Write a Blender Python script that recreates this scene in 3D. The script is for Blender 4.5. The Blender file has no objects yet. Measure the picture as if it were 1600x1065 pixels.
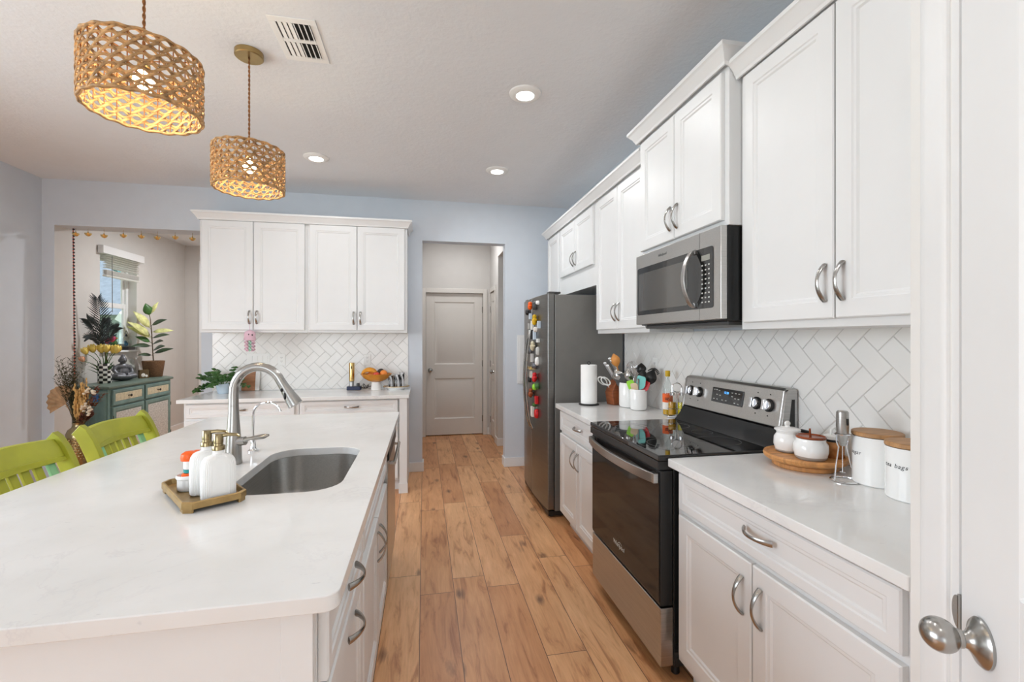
import bpy, math, random
from mathutils import Vector, Matrix
random.seed(7)
scn = bpy.context.scene
COL = scn.collection
PI = math.pi

# ------------------------------------------------------------------ camera
cam_d = bpy.data.cameras.new('camera')
cam_d.sensor_width = 36.0
cam_d.lens = 36.0 * 707.0 / 1600.0
cam_d.shift_y = -3.5 / 1600.0
cam_d.clip_start = 0.02
cam = bpy.data.objects.new('camera', cam_d)
cam.location = (0, 0, 1.39)
cam.rotation_euler = (PI / 2, 0, -math.atan(137.8 / 707.0))
COL.objects.link(cam)
scn.camera = cam

# ------------------------------------------------------------------ world, daylight, exposure
world = bpy.data.worlds.new('sky')
scn.world = world
world.use_nodes = True
wn = world.node_tree
wn.nodes.clear()
w_out = wn.nodes.new('ShaderNodeOutputWorld')
w_bg = wn.nodes.new('ShaderNodeBackground')
w_tc = wn.nodes.new('ShaderNodeTexCoord')
w_sep = wn.nodes.new('ShaderNodeSeparateXYZ')
w_sky = wn.nodes.new('ShaderNodeValToRGB')
w_sky.color_ramp.elements[0].position = 0.0
w_sky.color_ramp.elements[0].color = (0.93, 0.97, 1.0, 1)
w_sky.color_ramp.elements[1].position = 0.6
w_sky.color_ramp.elements[1].color = (0.55, 0.74, 0.97, 1)
wn.links.new(w_tc.outputs['Generated'], w_sep.inputs[0])
wn.links.new(w_sep.outputs[2], w_sky.inputs[0])
wn.links.new(w_sky.outputs[0], w_bg.inputs[0])
w_bg.inputs[1].default_value = 2.4
wn.links.new(w_bg.outputs[0], w_out.inputs[0])

def area(name, loc, rot, sx, sy, power, col):
    l = bpy.data.lights.new(name, 'AREA')
    l.shape = 'RECTANGLE'; l.size = sx; l.size_y = sy; l.energy = power; l.color = col
    o = bpy.data.objects.new(name, l); COL.objects.link(o)
    o.location = loc; o.rotation_euler = rot
    return o
# daylight entering through the glass doors behind the camera, the dining window on the left and the far window
sun_d = bpy.data.lights.new('sun', 'SUN'); sun_d.energy = 4.0; sun_d.angle = 0.01; sun_d.color = (1.0, 0.97, 0.92)
sun = bpy.data.objects.new('sun', sun_d); COL.objects.link(sun)
sun.rotation_euler = Vector((0.55, 0.25, 0.80)).to_track_quat('Z', 'Y').to_euler()
area('daylight_patio_doors', (-1.70, -3.97, 1.35), (PI / 2 - 0.38, 0, 0), 2.6, 2.2, 24, (0.84, 0.92, 1.0))
area('daylight_dining_window', (-3.43, 1.3, 1.55), (0, -PI / 2 + 0.36, 0), 1.6, 2.4, 70, (0.84, 0.918, 1.0))


scn.view_settings.view_transform = 'Standard'
scn.view_settings.look = 'None'
scn.view_settings.gamma = 1.0
scn.view_settings.use_curve_mapping = False
scn.view_settings.exposure = 0.27
scn.cycles.max_bounces = 10
scn.cycles.diffuse_bounces = 6
scn.cycles.glossy_bounces = 4
scn.cycles.transmission_bounces = 8
scn.cycles.sample_clamp_indirect = 6.0
scn.cycles.caustics_reflective = False
scn.cycles.caustics_refractive = False
scn.cycles.use_denoising = True

# ------------------------------------------------------------------ materials
def srgb(r, g, b):
    f = lambda c: (c / 255.0 / 12.92) if c / 255.0 <= 0.04045 else ((c / 255.0 + 0.055) / 1.055) ** 2.4
    return (f(r), f(g), f(b), 1.0)

class NT:
    def __init__(self, name):
        self.m = bpy.data.materials.new(name); self.m.use_nodes = True
        self.t = self.m.node_tree; self.b = self.t.nodes['Principled BSDF']
    def n(self, typ, **kw):
        x = self.t.nodes.new(typ)
        for k, v in kw.items(): setattr(x, k, v)
        return x
    def l(self, a, b): self.t.links.new(a, b)
    def coord(self, scale=(1, 1, 1), which='Object', loc=(0, 0, 0), rot=(0, 0, 0)):
        c = self.n('ShaderNodeTexCoord'); mp = self.n('ShaderNodeMapping')
        mp.inputs['Scale'].default_value = scale; mp.inputs['Location'].default_value = loc; mp.inputs['Rotation'].default_value = rot
        self.l(c.outputs[which], mp.inputs[0]); return mp.outputs[0]
    def noise(self, vec, scale, detail=3, rough=0.5, dist=0.0):
        x = self.n('ShaderNodeTexNoise'); x.inputs['Scale'].default_value = scale
        x.inputs['Detail'].default_value = detail; x.inputs['Roughness'].default_value = rough; x.inputs['Distortion'].default_value = dist
        self.l(vec, x.inputs['Vector']); return x.outputs[0]
    def ramp(self, fac, stops):
        x = self.n('ShaderNodeValToRGB'); e = x.color_ramp.elements
        while len(e) < len(stops): e.new(0.5)
        for i, (p, c) in enumerate(stops): e[i].position = p; e[i].color = c
        self.l(fac, x.inputs[0]); return x.outputs[0]
    def mix(self, fac, a, b, mode='MIX'):
        x = self.n('ShaderNodeMix'); x.data_type = 'RGBA'; x.blend_type = mode
        for s, v in ((x.inputs[0], fac), (x.inputs[6], a), (x.inputs[7], b)):
            if hasattr(v, 'is_linked'): self.l(v, s)
            else: s.default_value = v
        return x.outputs[2]
    def bump(self, h, strength, dist=0.01):
        x = self.n('ShaderNodeBump'); x.inputs['Strength'].default_value = strength; x.inputs['Distance'].default_value = dist
        self.l(h, x.inputs['Height']); self.l(x.outputs[0], self.b.inputs['Normal'])
    def base(self, c):
        if hasattr(c, 'is_linked'): self.l(c, self.b.inputs['Base Color'])
        else: self.b.inputs['Base Color'].default_value = c

def pm(name, col, rough=0.5, metal=0.0, var=0.06, vscale=8.0, stretch=(1, 1, 1), bump=0.0, bscale=60.0, trans=0.0, ior=1.45, emit=0.0, ecol=None, coat=0.0, sub=0.0, alpha=1.0):
    N = NT(name)
    N.b.inputs['Roughness'].default_value = rough
    N.b.inputs['Metallic'].default_value = metal
    N.b.inputs['IOR'].default_value = ior
    N.b.inputs['Transmission Weight'].default_value = trans
    N.b.inputs['Coat Weight'].default_value = coat
    if alpha < 1: N.b.inputs['Alpha'].default_value = alpha
    if emit:
        N.b.inputs['Emission Color'].default_value = ecol or col
        N.b.inputs['Emission Strength'].default_value = emit
    if var > 0:
        v = N.coord(stretch)
        f = N.noise(v, vscale, 3)
        lo = tuple(c * (1 - var) for c in col[:3]) + (1,)
        hi = tuple(min(1, c * (1 + var)) for c in col[:3]) + (1,)
        N.base(N.ramp(f, [(0.3, lo), (0.7, hi)]))
    else: N.base(col)
    if bump > 0:
        v2 = N.coord(stretch)
        N.bump(N.noise(v2, bscale, 4), bump, 0.004)
    return N.m

M = {}
M['cab'] = pm('white_cabinet_paint', srgb(226, 227, 227), 0.38, var=0.01)
M['trim'] = pm('white_trim_paint', srgb(228, 229, 229), 0.4, var=0.01)
M['ceil'] = pm('ceiling_texture_paint', srgb(226, 229, 232), 0.9, var=0.01, bump=0.6, bscale=42.0)
M['wall'] = pm('pale_blue_grey_paint', srgb(208, 215, 223), 0.75, var=0.015, bump=0.12, bscale=90.0)
M['wallwarm'] = pm('warm_grey_paint', srgb(206, 203, 199), 0.75, var=0.015, bump=0.12, bscale=90.0)
M['wallwhite'] = pm('white_wall_paint', srgb(232, 231, 228), 0.6, var=0.01, bump=0.08, bscale=90.0)
M['halldoor'] = pm('greige_door_paint', srgb(218, 214, 208), 0.45, var=0.01)
M['tile'] = pm('white_glazed_tile', srgb(238, 237, 234), 0.16, var=0.02, vscale=6)
M['grout'] = pm('grey_grout', srgb(206, 204, 200), 0.9, var=0.04)
M['steel'] = pm('brushed_steel', (0.46, 0.45, 0.435, 1), 0.3, 1.0, var=0.09, vscale=6, stretch=(1, 1, 40), bump=0.03, bscale=30)
M['fridgedoor'] = pm('dark_stainless', (0.25, 0.245, 0.235, 1), 0.3, 1.0, var=0.08, vscale=6, stretch=(1, 1, 40), bump=0.02, bscale=30)
M['steelh'] = pm('brushed_steel_horizontal', (0.52, 0.51, 0.49, 1), 0.3, 1.0, var=0.08, vscale=6, stretch=(40, 1, 40), bump=0.02, bscale=30)
M['fridgeside'] = pm('grey_textured_steel', (0.20, 0.195, 0.183, 1), 0.45, 0.35, var=0.05, bump=0.06, bscale=220)
M['nickel'] = pm('satin_nickel', (0.42, 0.41, 0.39, 1), 0.26, 1.0, var=0.04)
M['chrome'] = pm('polished_chrome', (0.78, 0.78, 0.79, 1), 0.07, 1.0, var=0.01)
M['blackglass'] = pm('black_glass', (0.012, 0.012, 0.012, 1), 0.04, 0.0, var=0.0, coat=0.4)
M['ovenglass'] = pm('dark_oven_glass', (0.016, 0.015, 0.0145, 1), 0.06, 0.0, var=0.0, ior=1.38)
M['mwglass'] = pm('microwave_window_glass', (0.085, 0.08, 0.072, 1), 0.05, 0.2, var=0.0, coat=0.6)
M['black'] = pm('black_plastic', (0.014, 0.014, 0.014, 1), 0.35, var=0.1)
M['blackmetal'] = pm('black_enamel', (0.016, 0.016, 0.016, 1), 0.25, var=0.1)
M['darkgrey'] = pm('dark_grey_plastic', (0.06, 0.06, 0.06, 1), 0.4, var=0.1)
M['white'] = pm('white_ceramic', srgb(240, 240, 238), 0.14, var=0.01, coat=0.3)
M['whitem'] = pm('white_matte', srgb(243, 243, 241), 0.7, var=0.01, bump=0.1, bscale=150)
M['whiteplastic'] = pm('white_plastic', srgb(236, 236, 233), 0.35, var=0.01)
M['alu'] = pm('satin_aluminium', (0.74, 0.74, 0.74, 1), 0.38, 0.5, var=0.03)
M['brass'] = pm('aged_brass', (0.42, 0.30, 0.13, 1), 0.32, 1.0, var=0.15)
M['gold'] = pm('gold_metal', (0.72, 0.50, 0.20, 1), 0.22, 1.0, var=0.1)
M['bronze'] = pm('bronze_brass_pump', (0.36, 0.29, 0.16, 1), 0.22, 1.0, var=0.15)
M['traygold'] = pm('antique_gold_tray', (0.40, 0.27, 0.115, 1), 0.4, 0.85, var=0.18, vscale=25)
M['rattan'] = pm('woven_rattan', srgb(178, 140, 94), 0.6, var=0.55, vscale=45)
M['rattanw'] = pm('rattan_wire', srgb(150, 96, 50), 0.6, var=0.3, vscale=30)
M['cord'] = pm('brown_fabric_cord', srgb(140, 92, 48), 0.8, var=0.4, vscale=120, stretch=(1, 1, 0.6))
M['bulb'] = pm('lit_bulb', (1, 0.9, 0.72, 1), 0.3, var=0, emit=11.0, ecol=(1.0, 0.83, 0.58, 1))
M['lens'] = pm('lit_downlight', (1, 1, 1, 1), 0.3, var=0, emit=9.0, ecol=(1.0, 0.97, 0.93, 1))
M['vent'] = pm('white_vent_metal', srgb(236, 236, 234), 0.4, var=0.01)
M['void'] = pm('dark_duct', (0.02, 0.02, 0.02, 1), 0.9, var=0)
M['wood'] = pm('warm_wood', srgb(196, 138, 82), 0.45, var=0.25, vscale=14, stretch=(1, 8, 1))
M['woodlid'] = pm('acacia_wood_lid', srgb(176, 132, 88), 0.5, var=0.22, vscale=12, stretch=(1, 9, 1))
M['knifewood'] = pm('red_brown_wood', srgb(140, 78, 44), 0.4, var=0.25, vscale=14, stretch=(1, 1, 6))
M['spoonwood'] = pm('light_wood_spoon', srgb(200, 134, 66), 0.5, var=0.2, vscale=20)
M['terracotta'] = pm('brown_glaze', srgb(140, 70, 38), 0.25, var=0.15)
M['greyband'] = pm('stoneware_grey', srgb(168, 164, 158), 0.6, var=0.08)
M['orange'] = pm('orange_plastic', srgb(240, 96, 20), 0.35, var=0.03)
M['teal'] = pm('teal_plastic', srgb(40, 150, 150), 0.4, var=0.05)
M['mint'] = pm('mint_silicone', srgb(130, 205, 200), 0.5, var=0.04)
M['lime'] = pm('lime_silicone', srgb(150, 215, 60), 0.5, var=0.04)
M['red'] = pm('red_plastic', srgb(198, 30, 36), 0.4, var=0.05)
M['cream'] = pm('cream_silicone', srgb(224, 200, 168), 0.5, var=0.05)
def mat_thin_glass():
    N = NT('thin_clear_glass')
    tr = N.n('ShaderNodeBsdfTransparent'); tr.inputs[0].default_value = (0.96, 0.975, 0.97, 1)
    gl = N.n('ShaderNodeBsdfGlossy'); gl.inputs['Roughness'].default_value = 0.03
    fr = N.n('ShaderNodeFresnel'); fr.inputs['IOR'].default_value = 1.45
    mx = N.n('ShaderNodeMixShader')
    out = [x for x in N.t.nodes if x.type == 'OUTPUT_MATERIAL'][0]
    ge = N.n('ShaderNodeNewGeometry'); iv = N.n('ShaderNodeMath'); iv.operation = 'SUBTRACT'; iv.inputs[0].default_value = 1.0
    mu = N.n('ShaderNodeMath'); mu.operation = 'MULTIPLY'
    N.l(ge.outputs['Backfacing'], iv.inputs[1]); N.l(iv.outputs[0], mu.inputs[0]); N.l(fr.outputs[0], mu.inputs[1])
    N.l(mu.outputs[0], mx.inputs[0]); N.l(tr.outputs[0], mx.inputs[1]); N.l(gl.outputs[0], mx.inputs[2]); N.l(mx.outputs[0], out.inputs[0])
    return N.m
M['thinglass'] = mat_thin_glass()
M['oil'] = pm('golden_oil', srgb(232, 176, 30), 0.1, var=0, trans=0.3, ior=1.3)
M['olive'] = pm('green_olive_oil', srgb(226, 206, 24), 0.15, var=0)
M['vinegar'] = pm('golden_vinegar', srgb(206, 150, 30), 0.15, var=0)
M['labelor'] = pm('orange_paper_label', srgb(232, 100, 40), 0.6, var=0.05)
M['labelwh'] = pm('white_paper_label', srgb(238, 232, 224), 0.6, var=0.02)
M['yellowcap'] = pm('yellow_cap', srgb(214, 172, 20), 0.4, var=0.05)
M['stoolg'] = pm('lime_green_paint', srgb(160, 164, 46), 0.45, var=0.16, vscale=7)
M['stoolm'] = pm('mint_green_paint', srgb(140, 200, 150), 0.45, var=0.08)
M['sage'] = pm('sage_teal_paint', srgb(110, 138, 134), 0.5, var=0.14, vscale=10)
M['sagedark'] = pm('dark_sage_top', srgb(98, 116, 106), 0.4, var=0.1)
M['mirror'] = pm('antique_silver_panel', srgb(196, 196, 192), 0.35, 0.0, var=0.3, vscale=60)
M['champ'] = pm('champagne_panel', srgb(200, 192, 164), 0.35, 0.0, var=0.15, vscale=40)
M['blue'] = pm('blue_paper', srgb(30, 120, 190), 0.6, var=0.05)
M['silver'] = pm('silver_grey_resin', (0.15, 0.155, 0.17, 1), 0.4, 0.4, var=0.25, vscale=25)
M['leaf'] = pm('deep_green_leaf', srgb(58, 98, 44), 0.4, var=0.3, vscale=18)
M['leafpale'] = pm('variegated_cream_leaf', srgb(206, 206, 140), 0.4, var=0.28, vscale=22)
M['leafdark'] = pm('dark_leaf', srgb(52, 70, 48), 0.4, var=0.25, vscale=18)
M['stem'] = pm('brown_stem', srgb(96, 76, 48), 0.7, var=0.2)
M['stemg'] = pm('green_stem', srgb(74, 112, 50), 0.5, var=0.15)
M['tulip'] = pm('yellow_petal', srgb(242, 216, 112), 0.5, var=0.12, vscale=20)
M['pink'] = pm('pink_petal', srgb(214, 70, 118), 0.5, var=0.12)
M['peach'] = pm('peach_petal', srgb(232, 176, 140), 0.5, var=0.12)
M['feather'] = pm('black_feather', srgb(46, 54, 54), 0.6, var=0.3, vscale=30)
M['basket'] = pm('brown_basket', srgb(120, 88, 62), 0.8, var=0.4, vscale=60, stretch=(1, 1, 4), bump=0.5, bscale=90)
M['soil'] = pm('dark_soil', srgb(50, 40, 32), 0.9, var=0.3)
M['dryfan'] = pm('dried_palm_fan', srgb(176, 142, 106), 0.7, var=0.25, vscale=20)
M['drygrass'] = pm('dark_dried_grass', srgb(70, 66, 40), 0.7, var=0.35, vscale=30)
M['dryoat'] = pm('dried_oat', srgb(206, 166, 104), 0.7, var=0.25, vscale=30)
M['dryred'] = pm('dried_russet_flower', srgb(104, 60, 44), 0.7, var=0.4, vscale=40)
M['drywhite'] = pm('dried_white_flower', srgb(226, 212, 190), 0.7, var=0.15)
M['navy'] = pm('navy_plastic', srgb(34, 44, 74), 0.35, var=0.1)
M['amber'] = pm('amber_glaze', srgb(206, 132, 34), 0.25, var=0.16, vscale=14)
M['banana'] = pm('banana_yellow', srgb(222, 150, 44), 0.5, var=0.16, vscale=16)
M['apple'] = pm('apple_red', srgb(204, 72, 50), 0.3, var=0.3, vscale=22)
M['orangef'] = pm('orange_peel', srgb(232, 140, 60), 0.45, var=0.1, bump=0.1, bscale=120)
M['avocado'] = pm('dark_avocado', srgb(70, 66, 62), 0.6, var=0.25, bump=0.2, bscale=90)
M['octopink'] = pm('pink_yarn', srgb(226, 190, 204), 0.9, var=0.1, bump=0.6, bscale=150)
M['octomint'] = pm('mint_yarn', srgb(176, 214, 194), 0.9, var=0.1, bump=0.6, bscale=150)
M['marble'] = pm('white_marble', srgb(216, 212, 208), 0.25, var=0.12, vscale=10)
M['boardwood'] = pm('brown_board_wood', srgb(164, 112, 74), 0.5, var=0.2, vscale=12, stretch=(1, 1, 7))
M['bluewhite'] = pm('pale_blue_ceramic', srgb(206, 222, 236), 0.25, var=0.03)
M['beadred'] = pm('coral_bead', srgb(206, 84, 62), 0.4, var=0.1)
M['beadblack'] = pm('dark_bead', srgb(50, 34, 34), 0.35, var=0.1)
M['towel'] = pm('white_paper_towel', srgb(244, 244, 242), 0.95, var=0.015, bump=0.4, bscale=90)
def mat_blind():
    N = NT('translucent_white_slat')
    tr = N.n('ShaderNodeBsdfTranslucent'); tr.inputs[0].default_value = srgb(240, 239, 236)
    mx = N.n('ShaderNodeMixShader'); mx.inputs[0].default_value = 0.55
    out = [x for x in N.t.nodes if x.type == 'OUTPUT_MATERIAL'][0]
    N.base(srgb(240, 239, 236)); N.b.inputs['Roughness'].default_value = 0.5
    N.l(N.b.outputs[0], mx.inputs[1]); N.l(tr.outputs[0], mx.inputs[2]); N.l(mx.outputs[0], out.inputs[0])
    return N.m
M['blindm'] = mat_blind()
M['shale'] = pm('grey_roof_shingle', srgb(120, 124, 128), 0.9, var=0.15)
M['stuccog'] = pm('green_grey_stucco', srgb(150, 164, 156), 0.9, var=0.08)
M['palm'] = pm('palm_frond_green', srgb(60, 110, 110), 0.6, var=0.2)
M['lawn'] = pm('outside_grass', srgb(110, 130, 80), 0.9, var=0.2)
M['lcd'] = pm('lit_blue_digits', (0.05, 0.2, 0.5, 1), 0.3, var=0, emit=1.6, ecol=(0.1, 0.42, 1.0, 1))
M['lcdgrey'] = pm('pale_display', srgb(150, 150, 142), 0.3, var=0.02)
M['silklabel'] = pm('printed_white_mark', srgb(196, 196, 192), 0.5, var=0)
M['ink'] = pm('black_ink', (0.02, 0.02, 0.02, 1), 0.6, var=0)
M['greyink'] = pm('dark_grey_print', (0.16, 0.16, 0.155, 1), 0.5, var=0)

def mat_quartz():
    N = NT('white_quartz')
    v = N.coord((1, 1, 1))
    n1 = N.noise(v, 3.2, 8, 0.62, 1.6)
    vein = N.ramp(n1, [(0.478, (0, 0, 0, 1)), (0.5, (1, 1, 1, 1)), (0.522, (0, 0, 0, 1))])
    msk = N.ramp(N.noise(v, 2.1, 3), [(0.45, (0, 0, 0, 1)), (0.7, (1, 1, 1, 1))])
    fl = N.ramp(N.noise(N.coord((14, 32, 14)), 2.4, 2, 0.6), [(0.70, (0, 0, 0, 1)), (0.78, (1, 1, 1, 1))])
    cl = N.ramp(N.noise(v, 5.0, 5), [(0.3, srgb(222, 222, 220)), (0.7, srgb(231, 231, 230))])
    mm = N.mix(1.0, vein, msk, 'MULTIPLY')
    c1 = N.mix(mm, cl, srgb(216, 215, 216))
    f2 = N.mix(1.0, fl, (0.34, 0.34, 0.34, 1), 'MULTIPLY')
    N.base(N.mix(f2, c1, srgb(186, 186, 190)))
    N.b.inputs['Roughness'].default_value = 0.13
    return N.m
M['quartz'] = mat_quartz()

def mat_floor():
    N = NT('oak_plank_floor')
    v = N.coord((1, 1, 1), loc=(0.019 + 0.183 * 30, 0.36, 0))
    sep = N.n('ShaderNodeSeparateXYZ'); N.l(v, sep.inputs[0])
    rw = N.n('ShaderNodeMath'); rw.operation = 'DIVIDE'; N.l(sep.outputs[0], rw.inputs[0]); rw.inputs[1].default_value = 0.183
    fl = N.n('ShaderNodeMath'); fl.operation = 'FLOOR'; N.l(rw.outputs[0], fl.inputs[0])
    wh = N.n('ShaderNodeTexWhiteNoise'); wh.noise_dimensions = '1D'; N.l(fl.outputs[0], wh.inputs['W'])
    sh = N.n('ShaderNodeMath'); sh.operation = 'MULTIPLY_ADD'; N.l(wh.outputs['Value'], sh.inputs[0]); sh.inputs[1].default_value = 1.22; N.l(sep.outputs[1], sh.inputs[2])
    cmb = N.n('ShaderNodeCombineXYZ'); N.l(sh.outputs[0], cmb.inputs[0]); N.l(sep.outputs[0], cmb.inputs[1])
    br = N.n('ShaderNodeTexBrick')
    br.offset = 0.0; br.offset_frequency = 2; br.squash = 1.0
    br.inputs['Color1'].default_value = (0, 0, 0, 1); br.inputs['Color2'].default_value = (1, 1, 1, 1)
    br.inputs['Mortar'].default_value = (0.5, 0.5, 0.5, 1)
    br.inputs['Scale'].default_value = 1.0
    br.inputs['Mortar Size'].default_value = 0.0016; br.inputs['Mortar Smooth'].default_value = 0.1
    br.inputs['Brick Width'].default_value = 1.22; br.inputs['Row Height'].default_value = 0.183
    N.l(cmb.outputs[0], br.inputs['Vector'])
    # per plank offset so the grain breaks at the seams
    vm = N.n('ShaderNodeVectorMath'); vm.operation = 'MULTIPLY_ADD'
    N.l(br.outputs['Color'], vm.inputs[0]); vm.inputs[1].default_value = (7.3, 13.1, 3.7); N.l(v, vm.inputs[2])
    mp = N.n('ShaderNodeMapping'); mp.inputs['Scale'].default_value = (11, 1.5, 1); N.l(vm.outputs[0], mp.inputs[0])
    grain = N.noise(mp.outputs[0], 2.0, 7, 0.62, 0.9)
    mp2 = N.n('ShaderNodeMapping'); mp2.inputs['Scale'].default_value = (70, 3.0, 1); N.l(vm.outputs[0], mp2.inputs[0])
    fine = N.noise(mp2.outputs[0], 2.0, 3, 0.6)
    tone = N.ramp(br.outputs['Color'], [(0.0, srgb(214, 158, 112)), (0.35, srgb(230, 176, 128)), (0.7, srgb(242, 195, 148)), (1.0, srgb(222, 168, 120))])
    g = N.ramp(grain, [(0.30, srgb(176, 140, 112)), (0.46, srgb(238, 226, 214)), (0.70, srgb(255, 252, 248))])
    c = N.mix(0.85, tone, g, 'MULTIPLY')
    fg = N.ramp(fine, [(0.3, (0.80, 0.77, 0.74, 1)), (0.6, (1, 1, 1, 1))])
    c = N.mix(0.5, c, fg, 'MULTIPLY')
    # knots
    mp3 = N.n('ShaderNodeMapping'); mp3.inputs['Scale'].default_value = (4.6, 2.2, 1); N.l(vm.outputs[0], mp3.inputs[0])
    vo = N.n('ShaderNodeTexVoronoi'); vo.inputs['Scale'].default_value = 1.25; vo.inputs['Randomness'].default_value = 1.0
    N.l(mp3.outputs[0], vo.inputs['Vector'])
    add = N.n('ShaderNodeMath'); add.operation = 'MULTIPLY_ADD'
    N.l(grain, add.inputs[0]); add.inputs[1].default_value = 0.32; N.l(vo.outputs['Distance'], add.inputs[2])
    kn = N.ramp(add.outputs[0], [(0.20, (1, 1, 1, 1)), (0.34, (0, 0, 0, 1))])
    c = N.mix(N.mix(1.0, kn, (0.80, 0.80, 0.80, 1), 'MULTIPLY'), c, srgb(96, 64, 46))
    big = N.ramp(N.noise(mp3.outputs[0], 0.9, 3, 0.5, 0.5), [(0.35, (0.80, 0.76, 0.72, 1)), (0.62, (1, 1, 1, 1))])
    c = N.mix(0.6, c, big, 'MULTIPLY')
    c = N.mix(br.outputs['Fac'], c, srgb(86, 58, 40))
    N.base(c)
    N.b.inputs['Roughness'].default_value = 0.36
    N.bump(br.outputs['Fac'], -0.25, 0.002)
    return N.m
M['floor'] = mat_floor()

def mat_checker():
    N = NT('black_white_checks')
    tc = N.n('ShaderNodeTexCoord'); sep = N.n('ShaderNodeSeparateXYZ'); N.l(tc.outputs['Object'], sep.inputs[0])
    at = N.n('ShaderNodeMath'); at.operation = 'ARCTAN2'; N.l(sep.outputs[1], at.inputs[0]); N.l(sep.outputs[0], at.inputs[1])
    mu = N.n('ShaderNodeMath'); mu.operation = 'MULTIPLY'; N.l(at.outputs[0], mu.inputs[0]); mu.inputs[1].default_value = 10 / (2 * PI)
    mz = N.n('ShaderNodeMath'); mz.operation = 'MULTIPLY'; N.l(sep.outputs[2], mz.inputs[0]); mz.inputs[1].default_value = 1 / 0.0275
    cb = N.n('ShaderNodeCombineXYZ'); N.l(mu.outputs[0], cb.inputs[0]); N.l(mz.outputs[0], cb.inputs[1]); cb.inputs[2].default_value = 0.5
    ch = N.n('ShaderNodeTexChecker'); ch.inputs['Scale'].default_value = 1.0
    ch.inputs['Color1'].default_value = srgb(20, 20, 22); ch.inputs['Color2'].default_value = srgb(238, 238, 232)
    N.l(cb.outputs[0], ch.inputs[0]); N.base(ch.outputs[0]); N.b.inputs['Roughness'].default_value = 0.25
    return N.m
M['checker'] = mat_checker()

def mat_etched():
    N = NT('black_etched_glass')
    v = N.coord((55, 55, 14))
    c = N.ramp(N.noise(v, 1.0, 2), [(0.46, srgb(28, 28, 30)), (0.54, srgb(206, 208, 210))])
    N.base(c); N.b.inputs['Roughness'].default_value = 0.1; N.b.inputs['Coat Weight'].default_value = 0.5
    return N.m
M['etched'] = mat_etched()

def mat_dimple():
    N = NT('dimpled_gold_vase')
    N.base((0.30, 0.215, 0.10, 1)); N.b.inputs['Metallic'].default_value = 1.0; N.b.inputs['Roughness'].default_value = 0.25
    return N.m
M['dimple'] = mat_dimple()

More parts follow.
